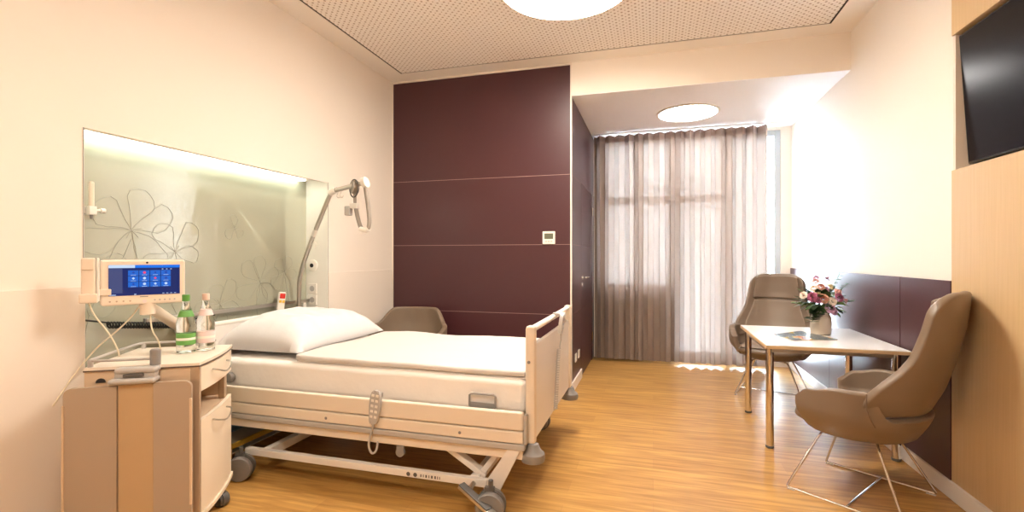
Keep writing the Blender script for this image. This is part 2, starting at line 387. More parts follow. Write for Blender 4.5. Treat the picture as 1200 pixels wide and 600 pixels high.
# ---------------------------------------------------------------- lamps
def ceiling_lamp(x, y, z, r, m, label, drop=0.02):
    t = thing('ceiling_lamp', label, 'ceiling lamp', (x, y, z), 0, 'round ceiling lamps')
    obj('lamp_ring', lathe(NB(), [(r + 0.012, 0), (r + 0.014, -drop * 0.6), (r, -drop), (r - 0.012, -drop), (r - 0.014, 0)], (0, 0, 0), 64), M_white, t)
    obj('lamp_diffuser', lathe(NB(), [(r - 0.012, -0.002), (r - 0.013, -drop * 1.1), (r * 0.7, -drop * 1.5), (0.01, -drop * 1.6)], (0, 0, 0), 64), m, t)
    return t
ceiling_lamp(-0.54, 3.08, ZC, 0.43, M_lamp, 'large round glowing lamp on the perforated ceiling panel', 0.08)
ceiling_lamp(-0.54, 0.20, ZC, 0.43, M_lamp_fill, 'added unseen round fill lamp above the viewer, dimmer copy of the main lamp', 0.08)  # added out of view as fill light for the front of the room
ceiling_lamp(0.343, 5.37, ZB, 0.30, M_baylamp, 'small round lamp recessed in the low white ceiling before the curtain', 0.012)

# ---------------------------------------------------------------- niche
b = NB(); box(b, (NX, NY0, NZ0), (XL - 0.02, NY0 + 0.006, NZ1 + 0.05)); box(b, (NX, NY1 - 0.006, NZ0), (XL - 0.0, NY1, NZ1)); box(b, (NX, NY1 - 0.006, NZ1), (XL - 0.02, NY1, NZ1 + 0.05)); box(b, (NX, NY0, NZ1 + 0.044), (XL - 0.02, NY1, NZ1 + 0.05)); box(b, (NX, NY0, NZ0), (XL, NY1, NZ0 + 0.006))
struct('niche_lining', b, M_nside)
b = NB(); box(b, (XL, NY0 - 0.004, NZ0), (XL + 0.004, NY0, NZ1)); box(b, (XL, NY1, NZ0), (XL + 0.004, NY1 + 0.005, NZ1 + 0.004)); 
struct('trim_9', b, M_lgrey)
gp = struct('glass_wall_panel', bx((NX, NY0 + 0.006, NZ0 + 0.006), (NX + 0.012, NY1 - 0.006, NZ1 + 0.044), 0.001), M_nglass, label='pale green glass back of the bed niche with drawn flowers')
def flower_lines(cy, cz, s, rot, n=6, stem=None, seed=0):
    rnd = random.Random(seed); b = NB(); X = NX + 0.0135
    for k in range(n):
        a = rot + 2 * PI * k / n + rnd.uniform(-.2, .2); L = s * rnd.uniform(.8, 1.15); W = s * rnd.uniform(.3, .45)
        pts = []
        for i in range(17):
            tt = i / 16 * 2 * PI
            u = L * (0.5 - 0.5 * math.cos(tt)); v = W * math.sin(tt) * math.sin(tt / 2) ** 1.5 * (1.1 + 0.25 * math.sin(3 * tt + k))
            pts.append((X, cy + u * math.cos(a) - v * math.sin(a), cz + u * math.sin(a) + v * math.cos(a)))
        tube(b, pts, 0.0012, 4)
    for k in range(5):
        a = rot + k * 1.3; tube(b, [(X, cy, cz), (X, cy + s * .22 * math.cos(a), cz + s * .22 * math.sin(a))], 0.0013, 4)
    if stem:
        tube(b, smooth([(X, cy, cz - s * .2)] + [(X, y, z) for y, z in stem], 3), 0.0018, 4)
    return b
for i, a in enumerate([(2.02, 1.42, .25, .3, 6, [(1.95, 1.2), (1.80, 1.0), (1.78, .7)]), (2.28, 1.30, .20, 1.0, 5, [(2.2, 1.1), (2.3, .9)]), (1.86, 1.13, .2, 2.2, 5, None),
                       (2.95, 1.08, .2, .5, 6, [(2.9, .9), (3.0, .6)]), (3.2, 1.15, .16, 1.2, 5, [(3.25, .9)]), (2.72, 1.47, .09, 1.6, 3, None), (2.6, 0.95, .18, .8, 5, [(2.5, .7)])]):
    obj('flower_drawing', flower_lines(*a, seed=i), M_line, gp)
t = thing('strip_light', 'long glowing strip light under the top edge of the bed niche', 'wall light', (-2.755, 2.55, NZ1 + 0.018))
obj('light_housing', bx((-0.05, -0.86, 0.0), (0.035, 0.86, 0.024), 0.003), M_white, t)
obj('light_tube', bx((-0.042, -0.82, -0.012), (0.026, 0.80, -0.0005), 0.003), M_strip, t)
# fittings on the right side panel of the niche (they face the camera side, -Y)
def plate(name, label, cat, x, z, w, h, round_=False, group=None, hole=True):
    t = thing(name, label, cat, (x, NY1 - 0.006, z), 0, group)
    if round_:
        obj('cover', lathe(NB(), [(w / 2, 0), (w / 2, -0.008), (w / 2 - 0.008, -0.012), (0.022, -0.012)], (0, 0, 0), 32, 'y'), M_white, t)
        obj('opening', lathe(NB(), [(0.017, -0.012), (0.017, -0.016), (0.006, -0.016)], (0, 0, 0), 24, 'y'), M_black, t)
    else:
        obj('cover', bx((-w / 2, -0.010, -h / 2), (w / 2, 0, h / 2), 0.003), M_white, t)
        if hole: obj('socket_well', lathe(NB(), [(0.024, -0.0105), (0.021, -0.012), (0.019, -0.006), (0.004, -0.006)], (0, 0, 0), 24, 'y'), M_lgrey, t)
    return t
plate('wall_outlet', 'round white wall outlet with a black centre beside the bed pole', 'outlet', -2.742, 1.198, 0.10, 0.1, True)
plate('wall_socket', 'upper white double socket plate in the bed niche side', 'socket', -2.742, 1.005, 0.085, 0.085, group='sockets in the niche side')
plate('wall_socket', 'middle white socket plate under the double socket in the niche side', 'socket', -2.742, 0.912, 0.085, 0.085, group='sockets in the niche side')
plate('wall_socket', 'lowest white socket plate in the niche side just above the pillow', 'socket', -2.742, 0.78, 0.085, 0.085, group='sockets in the niche side')
t = thing('wall_bracket', 'narrow white upright bracket left of the lowest niche socket', 'bracket', (-2.795, 3.40, 0.80))
obj('bracket_body', bx((-0.012, -0.02, -0.07), (0.018, 0.02, 0.10), 0.006), M_white, t); obj('slot', bx((0.0185, -0.004, -0.05), (0.02, 0.004, 0.08)), M_lgrey, t)
# equipment rail along the niche
t = thing('equipment_rail', 'steel equipment rail running along the glass wall behind the bed head', 'rail', (NX + 0.012, 2.7, 0.905))
obj('rail_bar', bx((0.028, -0.62, -0.012), (0.040, 0.74, 0.013), 0.002), M_steel, t)
for y in (-0.55, 0.1, 0.62): obj('rail_mount', bx((0.0, y - 0.015, -0.01), (0.028, y + 0.015, 0.01), 0.002), M_steel, t)
obj('rail_end_cap', bx((0.026, 0.738, -0.014), (0.042, 0.752, 0.015), 0.003), M_grey, t); obj('rail_end_cap', bx((0.026, -0.634, -0.014), (0.042, -0.62, 0.015), 0.003), M_grey, t)
# black coiled lead in front of the channel
pts = []
for i in range(15): pts.append((-2.77, 1.70 + i * 0.012, 0.965 - i * 0.003))
for i in range(160):
    a = i * 0.9; pts.append((-2.765 + 0.016 * math.cos(a), 1.87 + i * 0.0022, 0.91 - i * 0.0003 + 0.016 * math.sin(a)))
tag(obj('coiled_cable', tube(NB(), pts, 0.0045, 6), M_black), 'black coiled cable hanging behind the bedside screen', 'cable', 'black coiled cables')
pts = []
for i in range(70):
    a = i * 0.9; pts.append((-2.745 + 0.014 * math.cos(a), 2.34 + i * 0.0022, 0.862 + i * 0.0006 + 0.014 * math.sin(a)))
tag(obj('coiled_cable', tube(NB(), pts, 0.0045, 6), M_black), 'black coiled cable under the steel rail right of the bottles', 'cable', 'black coiled cables')
# oxygen flow meter
t = thing('flow_meter', 'small clear and white oxygen flow meter high on the niche glass', 'flow meter', (NX + 0.012, 1.79, 1.51))
obj('wall_coupling', lathe(NB(), [(0.022, 0), (0.022, 0.02), (0.012, 0.022), (0.012, 0.05)], (0, 0, 0), 20, 'x'), M_white, t)
obj('meter_body', bx((0.03, -0.018, -0.025), (0.062, 0.018, 0.02), 0.005), M_white, t)
obj('meter_tube', lathe(NB(), [(0.012, 0.02), (0.012, 0.14), (0.009, 0.145)], (0.046, 0, 0), 18), M_cream, t)
obj('control_knob', lathe(NB(), [(0.006, 0.018), (0.006, 0.04), (0.013, 0.042), (0.013, 0.062)], (0.046, 0, 0), 18, 'y'), M_white, t)
obj('hose_nipple', lathe(NB(), [(0.005, -0.045), (0.008, -0.025)], (0.046, 0, 0), 14), M_grey, t)

# ---------------------------------------------------------------- thermostat, sockets on aubergine walls, television
t = thing('thermostat', 'white room thermostat with grey display on the aubergine wall', 'thermostat', (-0.943, YB, 1.45))
obj('housing', bx((-0.06, -0.018, -0.06), (0.06, 0, 0.06), 0.005), M_white, t)
obj('display', bx((-0.042, -0.0195, -0.012), (0.042, -0.018, 0.04)), mat('lcd_grey', (0.13, 0.14, 0.10), 0.25), t)
for i in range(3): obj('button', bx((-0.035 + i * 0.026, -0.021, -0.04), (-0.017 + i * 0.026, -0.018, -0.03), 0.001), M_lgrey, t)
for y, l in ((4.73, 'white socket low on the aubergine door wall, nearer the bed'), (4.93, 'white socket low on the aubergine door wall, nearer the door')):
    t = thing('wall_socket', l, 'socket', (XB, y, 0.288), 0, 'sockets on the door wall')
    obj('cover', bx((0, -0.04, -0.04), (0.010, 0.04, 0.04), 0.004), M_white, t)
    obj('socket_well', lathe(NB(), [(0.021, 0.0105), (0.019, 0.011), (0.004, 0.0105)], (0, 0, 0), 24, 'x'), M_base, t)
t = thing('television', 'large black flat television set into the maple wall recess', 'television', (1.585, 2.462, 2.088))
t.rotation_euler = (0, -R(3.5), 0)
obj('back_shell', bx((0.0, -0.55, -0.27), (0.05, 0.55, 0.27), 0.02), M_black, t)
obj('bezel', bx((-0.035, -0.625, -0.335), (0.002, 0.625, 0.335), 0.004), M_black, t)
obj('screen', bx((-0.0365, -0.617, -0.325), (-0.034, 0.617, 0.327)), M_tv, t)
obj('wall_mount', bx((0.05, -0.15, -0.12), (0.1, 0.15, 0.12), 0.004), M_dgrey, t)

# ---------------------------------------------------------------- curtain
b = NB()
x0, x1, nf = -0.70, 1.225, 17
cols = []
NXs = 340
for i in range(NXs + 1):
    s = i / NXs; ph = s * nf * 2 * PI + 0.5 * math.sin(s * 9.0) + 0.35 * math.sin(s * 23)
    amp = 0.070 + 0.012 * math.sin(s * 14)
    col = []
    for j in range(13):
        v = j / 12; z = 0.035 + v * (2.735 - 0.035)
        loose = (1 - v)
        dx = 0.012 * math.sin(ph * 2) + loose * 0.012 * math.sin(s * 31 + 1.0)
        y = 6.02 + (amp * (1 - 0.25 * loose)) * math.sin(ph + loose * 0.5 * math.sin(s * 17)) + loose * 0.012 * math.sin(s * 41 + v * 2)
        col.append(b.verts.new((x0 + s * (x1 - x0) + dx, y, z - (0.012 * math.sin(ph) if j == 0 else 0))))
    cols.append(col)
for A, B in zip(cols[:-1], cols[1:]):
    for j in range(12): b.faces.new((A[j], B[j], B[j + 1], A[j + 1]))
t = thing('curtain', 'floor-length taupe wave curtain drawn across the window', 'curtain', (0.26, 6.02, 0.0))
o = obj('curtain_cloth', b, M_curtain, t, world=True, angle=180)
b = NB()
hc = []
for i in range(NXs + 1):
    s = i / NXs; ph = s * nf * 2 * PI + 0.5 * math.sin(s * 9.0) + 0.35 * math.sin(s * 23); amp = 0.070 + 0.012 * math.sin(s * 14)
    dx = 0.012 * math.sin(ph * 2); y = 6.02 + amp * math.sin(ph) - 0.003
    hc.append((b.verts.new((x0 + s * (x1 - x0) + dx, y, 2.66)), b.verts.new((x0 + s * (x1 - x0) + dx, y, 2.742))))
for A, B in zip(hc[:-1], hc[1:]): b.faces.new((A[0], B[0], B[1], A[1]))
obj('heading_tape', b, mat('heading_tape', (0.36, 0.27, 0.23), 0.8), t, world=True, angle=180)
t = thing('curtain_track', 'white curtain track under the low ceiling', 'curtain track', (0.34, 6.02, ZB))
obj('track_rail', bx((-1.04, -0.012, -0.016), (1.02, 0.012, 0), 0.002), M_white, t)

# ---------------------------------------------------------------- bed
bed = thing('hospital_bed', 'cream and white hospital bed with side rails and a footboard', 'bed', (-1.66, 2.92, 0))
def bo(name, bm, m, par=bed): return obj(name, bm, m, par, world=(par is bed))
BX0, BX1 = -2.70, -0.60
def side_rail(y, s):
    """s=-1 near side (faces -Y), +1 far side"""
    t0, t1 = sorted((y, y + s * 0.030))
    b = NB(); box(b, (BX0 + .04, t0, 0.408), (BX1 - 0.015, t1, 0.500), 0.010, seg=3)
    r = bo('side_rail', b, M_bedcream)
    t0, t1 = sorted((y, y + s * 0.034))
    b = NB(); box(b, (BX0 + .04, t0, 0.346), (BX1 - 0.015, t1, 0.404), 0.006, seg=3); bo('side_board', b, M_bedcream)
    t0, t1 = sorted((y, y + s * 0.040))
    b = NB(); box(b, (BX0 + .04, t0, 0.314), (BX1 - 0.005, t1, 0.343), 0.006, seg=3); bo('bumper_strip', b, M_lgrey)
    t0, t1 = sorted((y + s * 0.002, y + s * 0.022))
    b = NB(); box(b, (BX0 + .04, t0, 0.264), (BX1 - 0.02, t1, 0.312), 0.004); bo('frame_beam', b, M_bedcream)
    t0, t1 = sorted((y, y + s * 0.036))
    b = NB(); box(b, (BX1 - 0.013, t0, 0.345), (BX1 + 0.004, t1, 0.493), 0.006); bo('rail_end_cap', b, M_lgrey)
    for x in (-1.75, -0.95):
        b = NB(); lathe(b, [(0.008, 0), (0.008, s * 0.036), (0.004, s * 0.038)], (x, y, 0.372), 12, 'y'); bo('bolt', b, M_grey)
side_rail(2.345, -1); side_rail(3.50, 1)
b = NB(); box(b, (-2.66, 2.42, 0.40), (-0.66, 3.42, 0.458), 0.01); bo('mattress_deck', b, M_lgrey)
for y in (2.40, 3.40): 
    b = NB(); box(b, (-2.66, y, 0.28), (-0.68, y + 0.04, 0.40), 0.004); bo('deck_beam', b, M_bedwhite)
# end boards
def end_board(x, ztop, name, zp):
    e = obj(name, xform(bx((x - 0.012, 2.40, 0.335), (x + 0.012, 3.44, zp), 0.008), Matrix.Translation(-bed.location)), M_bedwhite, bed)
    off = Vector((bed.location.x, bed.location.y, 0))
    for y in (2.375, 3.465):
        p = bx((x - 0.026, y - 0.026, 0.33), (x + 0.026, y + 0.026, ztop), 0.018)
        xform(p, Matrix.Translation(-off)); obj('post', p, M_bedcream, e)
        q = lathe(NB(), [(0.008, 0), (0.008, 0.004), (0.004, 0.006)], (x - 0.005, y - 0.026, 0.745), 14, 'y'); xform(q, Matrix.Scale(1, 4)); 
        for v in q.verts: v.co.y = 2 * (y - 0.026) - v.co.y
        xform(q, Matrix.Translation(-off)); obj('screw', q, M_grey, e)
        c = lathe(NB(), [(0.02, 0.34), (0.028, 0.335), (0.040, 0.305), (0.058, 0.290), (0.062, 0.270), (0.058, 0.252), (0.03, 0.248)], (x + 0.012, y + (0.01 if y > 3 else -0.01), 0), 28)
        xform(c, Matrix.Translation(-off)); obj('bumper_roller', c, M_grey, e)
    r = tube(NB(), [(x, 2.40, ztop - 0.022), (x, 3.44, ztop - 0.022)], 0.017, 14); xform(r, Matrix.Translation(-off)); obj('grab_bar', r, M_white, e)
    return e
end_board(-0.590, 0.925, 'footboard', 0.822)
end_board(-2.693, 0.86, 'headboard', 0.835)
# chassis
for y in (2.30, 3.50):
    b = NB(); box(b, (-2.30, y, 0.112), (-0.80, y + 0.035, 0.152), 0.006); bo('chassis_bar', b, M_bedwhite)
for x in (-2.19, -0.90):
    b = NB(); box(b, (x, 2.33, 0.105), (x + 0.05, 3.51, 0.155), 0.006); bo('chassis_crossbar', b, M_bedwhite)
def bar(p0, p1, w, h, bev=0.006):
    p0, p1 = Vector(p0), Vector(p1); L = (p1 - p0).length
    b = NB(); box(b, (-w / 2, -h / 2, 0), (w / 2, h / 2, L), bev)
    q = (p1 - p0).to_track_quat('Z', 'Y'); xform(b, Matrix.Translation(p0) @ q.to_matrix().to_4x4()); return b
for y in (2.38, 3.44):
    if y > 3:
        bo('lift_arm', bar((-2.45, y, 0.33), (-2.13, y, 0.14), 0.05, 0.03), M_bedwhite)
        bo('lift_arm', bar((-1.95, y + .04, 0.14), (-1.68, y + .04, 0.33), 0.045, 0.03), M_bedwhite)
    bo('lift_arm', bar((-1.15, y, 0.33), (-0.83, y, 0.14), 0.05, 0.03), M_bedwhite)
    bo('lift_arm', bar((-0.72, y, 0.33), (-0.86, y, 0.14), 0.035, 0.03), M_bedwhite)
for y in (2.33, 3.47):
    b = NB(); prism(b, [(0, 0), (0, 0.05), (0.14, 0.26), (0.20, 0.26), (0.07, 0.0)], -0.02, 0.02)
    xform(b, Matrix.Translation((-0.82, y, 0.075)) @ Matrix.Rotation(R(90), 4, 'X')); bo('corner_bracket', b, M_bedwhite)
b = NB(); box(b, (-2.76, 2.36, 0.105), (-2.47, 3.35, 0.125), 0.004); bo('base_cover', b, M_lgrey)
b = NB(); box(b, (-2.755, 2.45, 0.126), (-2.64, 3.30, 0.131), 0.001); bo('cover_inlay', b, M_blue)
b = NB(); box(b, (-2.469, 2.36, 0.100), (-2.455, 3.35, 0.130)); box(b, (-2.52, 2.346, 0.03), (-2.455, 2.36, 0.130)); bo('warning_edge', b, M_yellow)
b = NB(); box(b, (-1.9, 2.75, 0.16), (-1.3, 3.1, 0.26), 0.02); bo('drive_motor', b, M_lgrey)
def castor(x, y, r, w, yaw, par, name='castor', mw=None, world=True, z0=0.0):
    b = NB()
    for s in (-1, 1):
        lathe(b, [(r * .55, s * 0.006), (r, s * 0.008), (r, s * (w / 2 - 0.006)), (r * .93, s * w / 2), (r * .6, s * (w / 2 + .002)), (0.006, s * (w / 2 + .001))], (0, 0, r), 28, 'x')
    lathe(b, [(r * .3, -0.008), (r * .3, 0.008)], (0, 0, r), 16, 'x')
    m = Matrix.Translation((x, y, z0)) @ Matrix.Rotation(R(yaw), 4, 'Z'); xform(b, m)
    e = obj(name, b, mw or M_grey, par, world=world)
    f = NB(); lathe(f, [(r + 0.004, -0.011), (r + 0.004, 0.011)], (0, 0, r), 24, 'x')
    box(f, (-0.011, -0.02, r), (0.011, 0.03, r * 2 + 0.02), 0.004)
    lathe(f, [(0.012, r * 2), (0.012, r * 2 + 0.05)], (0, 0.0, 0), 14)
    xform(f, m)
    if world: xform(f, Matrix.Translation(-par.location))
    obj('fork', f, M_dgrey, e)
    return e
M_wheel = mat('castor_grey', (0.20, 0.19, 0.185), 0.5)
castor(-0.755, 2.23, 0.070, 0.085, 97, bed, mw=M_wheel); castor(-2.26, 2.235, 0.068, 0.085, 112, bed, mw=M_wheel)
castor(-0.80, 3.50, 0.068, 0.085, 80, bed, mw=M_wheel); castor(-2.12, 3.45, 0.068, 0.085, 20, bed, mw=M_wheel)
def plate_bar(p0, p1, wdt, thk, lift=0.0):
    p0, p1 = Vector(p0), Vector(p1); d = (p1 - p0); L = d.length; d.normalize(); sd = d.cross(Vector((0, 0, 1))).normalized(); up = sd.cross(d)
    b = NB(); box(b, (-wdt / 2, lift, 0), (wdt / 2, lift + thk, L), 0.004)
    m = Matrix((sd, up, d)).transposed().to_4x4(); xform(b, Matrix.Translation(p0) @ m); return b
bo('brake_pedal', plate_bar((-0.915, 2.235, 0.135), (-0.715, 2.155, 0.055), 0.045, 0.016), M_steel)
bo('pedal_grip', plate_bar((-0.915, 2.235, 0.135), (-0.745, 2.167, 0.067), 0.040, 0.005, 0.0162), M_dgrey)
b = NB(); tube(b, [(-0.87, 2.24, 0.12), (-0.87, 2.30, 0.13)], 0.012); bo('pedal_shaft', b, M_steel)
for x, z in ((-1.30, 0.225), (-0.70, 0.225)):
    b = NB(); box(b, (x - 0.022, 2.325, z - 0.01), (x + 0.022, 2.34, z + 0.035), 0.006); lathe(b, [(0.024, 0), (0.024, -0.02), (0.018, -0.022)], (x, 2.345, z), 18, 'y'); bo('accessory_holder', b, M_grey)
b = NB(); loop = [(-0.925, 2.385, 0.49), (-0.925, 2.385, 0.548), (-0.915, 2.385, 0.556), (-0.792, 2.385, 0.556), (-0.782, 2.385, 0.548), (-0.782, 2.385, 0.49)]
tube(b, loop, 0.006, 8); box(b, (-0.925, 2.382, 0.485), (-0.782, 2.390, 0.512), 0.003); bo('mattress_holder', b, M_grey)
b = NB(); lathe(b, [(0.03, 0), (0.034, -0.015), (0.03, -0.03), (0.015, -0.034)], (-2.50, 2.40, 0.53), 24, 'y'); bo('rail_joint', b, M_grey)
# small symbols printed on the chassis bar
b = NB()
for x in (-1.235, -1.195): lathe(b, [(0.011, 0), (0.011, -0.001)], (x, 2.2995, 0.131), 16, 'y')
for x, w in ((-1.165, .006), (-1.150, .004), (-1.136, .008), (-1.118, .004), (-1.104, .009), (-1.085, .008), (-1.070, .004), (-1.058, .004)):
    box(b, (x, 2.2985, 0.124), (x + w, 2.2998, 0.138))
bo('printed_symbols', b, M_dgrey)

def cushion(lx, ly, lz, nx=36, ny=36, px=3.2, pw=0.5, flat=0.5, wr=0.004, seed=0, pinch=0.0):
    """closed pillow-like body centred at origin; flat = share of the height below the seam"""
    b = NB(); top = {}; bot = {}
    for i in range(nx + 1):
        for j in range(ny + 1):
            u = 2 * i / nx - 1; v = 2 * j / ny - 1
            f = max(0, (1 - abs(u) ** px)) ** pw * max(0, (1 - abs(v) ** px)) ** pw
            k = 1 - pinch * ((1 - u * u) * abs(v) ** 3); l = 1 - pinch * ((1 - v * v) * abs(u) ** 3)
            x = u * lx / 2 * l; y = v * ly / 2 * k
            n = noise.noise(Vector((x * 5 + seed, y * 5, seed))) * wr * 2 + noise.noise(Vector((x * 14, y * 14 + seed, 3))) * wr
            edge = i in (0, nx) or j in (0, ny)
            a = b.verts.new((x, y, lz * (1 - flat) * f + (n * f if not edge else 0))); top[i, j] = a
            bot[i, j] = a if edge else b.verts.new((x, y, -lz * flat * f))
    for i in range(nx):
        for j in range(ny):
            b.faces.new((top[i, j], top[i + 1, j], top[i + 1, j + 1], top[i, j + 1]))
            q = (bot[i, j], bot[i, j + 1], bot[i + 1, j + 1], bot[i + 1, j])
            b.faces.new(q)
    return b
def slab(lo, hi, bev, n=(40, 24), wr=0.004, seed=1, sag=None):
    b = NB(); box(b, lo, hi, bev, seg=4)
    cx = [v for v in b.edges if v.calc_length() > 0.3]
    bmesh.ops.subdivide_edges(b, edges=cx, cuts=n[0], use_grid_fill=True)
    for v in b.verts:
        p = v.co; k = noise.noise(Vector((p.x * 4 + seed, p.y * 4, p.z * 4))) * wr + noise.noise(Vector((p.x * 11, p.y * 11 + seed, p.z * 9))) * wr * .5
        v.co.z += k; v.co.y += k * .6
        if sag: v.co.z += sag(p)
    return b
mt = thing('mattress', 'thick mattress under a white fitted sheet on the hospital bed', 'mattress', (-1.65, 2.92, 0.46))
obj('fitted_sheet', slab((-2.665, 2.405, 0.460), (-0.625, 3.44, 0.640), 0.035, (24, 24), 0.005), M_sheet, mt, world=True, angle=60)
# pillow
t = thing('pillow', 'big plump white pillow at the head of the bed', 'pillow', (-2.372, 2.93, 0.72))
b = cushion(0.645, 0.96, 0.225, 44, 44, 3.3, 0.52, 0.16, 0.010, 5, 0.07)
for v in b.verts:
    k = max(0, -v.co.x) / 0.35
    if v.co.z > 0: v.co.z *= 1 + 0.28 * k
    v.co.z -= 0.030
obj('pillowcase', b, M_pillow, t, angle=80)
# duvet folded flat: two layers
t = thing('duvet', 'cream-white duvet folded flat over the lower part of the bed', 'duvet', (-1.35, 2.93, 0.645))
def dsag(p): return 0.012 * noise.noise(Vector((p.x * 2.2, p.y * 2.2, 4)))
obj('lower_fold', slab((-2.045, 2.430, 0.641), (-0.628, 3.42, 0.650), 0.004, (26, 26), 0.003, 2, dsag), M_duvet, t, world=True, angle=60)
obj('upper_fold', slab((-2.055, 2.425, 0.651), (-0.635, 3.42, 0.684), 0.014, (26, 26), 0.004, 9, dsag), M_duvet, t, world=True, angle=60)

# ---------------------------------------------------------------- trapeze pole and its handle
t = thing('trapeze_pole', 'bent steel trapeze pole rising behind the bed head', 'bed pole', (-2.738, 3.28, 0))
pl = smooth([(-2.738, 3.28, 0.30), (-2.738, 3.28, 0.95), (-2.732, 3.275, 1.10), (-2.60, 3.22, 1.34), (-2.36, 3.145, 1.715), (-2.325, 3.14, 1.765), (-2.27, 3.13, 1.775)], 2)
obj('pole_tube', tube(NB(), pl, 0.0165, 14), M_steel, t, world=True)
obj('top_bar', tube(NB(), [(-2.31, 3.135, 1.765), (-2.04, 3.13, 1.815)], 0.017, 14), M_steel, t, world=True)
obj('elbow_joint', tube(NB(), [(-2.34, 3.14, 1.75), (-2.32, 3.138, 1.762), (-2.29, 3.134, 1.769)], 0.026, 16), M_white, t, world=True)
obj('end_cap', tube(NB(), [(-2.05, 3.13, 1.812), (-2.02, 3.13, 1.819)], 0.04, 20), M_white, t, world=True)
obj('pole_label', tube(NB(), [(-2.54, 3.201, 1.434), (-2.51, 3.192, 1.481)], 0.019, 14), M_white, t, world=True)
for x in (-2.26, -2.235):
    hk = [(x, 3.133, 1.765)] + [(x + 0.016 * math.sin(a), 3.133, 1.728 - 0.016 * math.cos(a)) for a in [(-2.4 + i * .5) for i in range(9)]]
    obj('hook', tube(NB(), hk, 0.0035, 8), M_white, t, world=True)
hk = [(-2.53, 3.17, 1.36)] + [(-2.505 + 0.02 * math.cos(a), 3.17, 1.36 + 0.022 * math.sin(a)) for a in [(2.6 - i * .5) for i in range(9)]]
obj('hook', tube(NB(), hk, 0.0035, 8), M_white, t, world=True)
t = thing('grab_triangle', 'triangular ribbed grab handle hanging from the trapeze pole', 'grab triangle', (-2.08, 3.13, 1.80))
obj('belt_reel', xform(lathe(NB(), [(0.01, -0.022), (0.045, -0.022), (0.05, -0.012), (0.05, 0.012), (0.045, 0.022), (0.01, 0.022)], (0, 0, 0), 28, 'x'), Matrix.Translation((-2.12, 3.13, 1.785)) @ Matrix.Rotation(R(50), 4, 'Z')), M_strap, t, world=True)
b = NB(); ring = [(-2.12 + 0.055 * math.cos(a), 3.12 - 0.03 * math.cos(a), 1.775 + 0.065 * math.sin(a)) for a in [i * 2 * PI / 28 for i in range(28)]]
tube(b, ring, 0.005, 8, closed=True); obj('wire_loop', b, M_dgrey, t, world=True)
obj('belt', tube(NB(), [(-2.12, 3.13, 1.76), (-2.115, 3.125, 1.66)], 0.018, 10, sy=.4), M_strap, t, world=True)
obj('belt_lock', bx((-2.145, 3.10, 1.625), (-2.085, 3.145, 1.665), 0.006), M_white, t, world=True)
obj('ring_guide', bx((-2.185, 3.09, 1.575), (-2.14, 3.14, 1.645), 0.008), M_lgrey, t, world=True)
hp = smooth([(-2.105, 3.12, 1.63), (-2.075, 3.11, 1.53), (-2.05, 3.105, 1.475), (-2.00, 3.10, 1.46), (-1.975, 3.10, 1.50), (-1.995, 3.115, 1.62), (-2.03, 3.13, 1.78)], 2)
obj('grip', tube(NB(), hp, 0.015, 12), M_strap, t, world=True)
obj('grip_bend', tube(NB(), [(-2.055, 3.104, 1.477), (-2.03, 3.102, 1.467), (-2.005, 3.10, 1.464), (-1.985, 3.10, 1.476)], 0.019, 12), M_white, t, world=True)

# ---------------------------------------------------------------- call handset on the rail
t = thing('call_handset', 'white nurse call handset with a red button on the steel rail', 'call handset', (-2.752, 3.10, 0.915))
t.rotation_euler = (R(-7), 0, R(-25))
b = bx((-0.012, -0.028, -0.06), (0.012, 0.028, 0.085), 0.010); obj('handset_body', b, M_white, t)
obj('call_button', bx((0.012, -0.020, 0.035), (0.016, 0.020, 0.073), 0.003), M_red, t)
for y in (-0.012, 0.012): obj('light_button', bx((0.012, y - 0.009, 0.002), (0.015, y + 0.009, 0.022), 0.003), M_ybtn, t)
obj('holder_clip', bx((-0.026, -0.034, -0.05), (-0.008, 0.034, 0.0), 0.004), M_lgrey, t)

# ---------------------------------------------------------------- hand controls of the bed
def remote(name, label, L, W, T, loc, rot, mb, keys, mk):
    t = thing(name, label, 'remote control', loc); t.rotation_euler = rot
    b = NB(); prof = []
    n = 20
    poly = []
    for k in range(4 * n):
        a = 2 * PI * k / (4 * n); cx = math.copysign(abs(math.cos(a)) ** 0.55, math.cos(a)); cz = math.copysign(abs(math.sin(a)) ** 0.7, math.sin(a))
        wz = 1 - 0.14 * (1 if cz < 0 else 0) * abs(cz)
        poly.append((cx * W / 2 * wz, cz * L / 2))
    prism(b, poly, -T / 2, T / 2); bmesh.ops.bevel(b, geom=[e for e in b.edges if abs(e.verts[0].co.z - e.verts[1].co.z) < 1e-6], offset=T * .3, segments=2, affect='EDGES')
    xform(b, Matrix.Rotation(R(90), 4, 'X')); obj('remote_body', b, mb, t)
    for r_ in range(keys):
        z = L * 0.36 - r_ * L * 0.62 / (keys - 1)
        for s in (-1, 1):
            obj('key', bx((s * W * .2 - W * .13, -T / 2 - 0.002, z - L * .035), (s * W * .2 + W * .13, -T / 2 + 0.001, z + L * .035), 0.001), mk, t)
    return t
rc = remote('bed_hand_control', 'grey keypad hand control hooked over the near side rail', 0.185, 0.062, 0.022, (-1.432, 2.298, 0.463), (0, R(6), 0), M_lgrey, 5, M_white)
obj('hook_clip', bx((-0.02, 0.006, 0.05), (0.02, 0.04, 0.075), 0.004), M_grey, rc)
cb = smooth([(-1.440, 2.296, 0.372), (-1.452, 2.296, 0.33), (-1.470, 2.290, 0.26), (-1.450, 2.290, 0.215), (-1.425, 2.30, 0.225), (-1.432, 2.325, 0.268), (-1.44, 2.36, 0.31)], 3)
tag(obj('control_cable', tube(NB(), cb, 0.006, 8), M_lgrey), 'looped grey cable below the hand control on the near bed rail', 'cable')
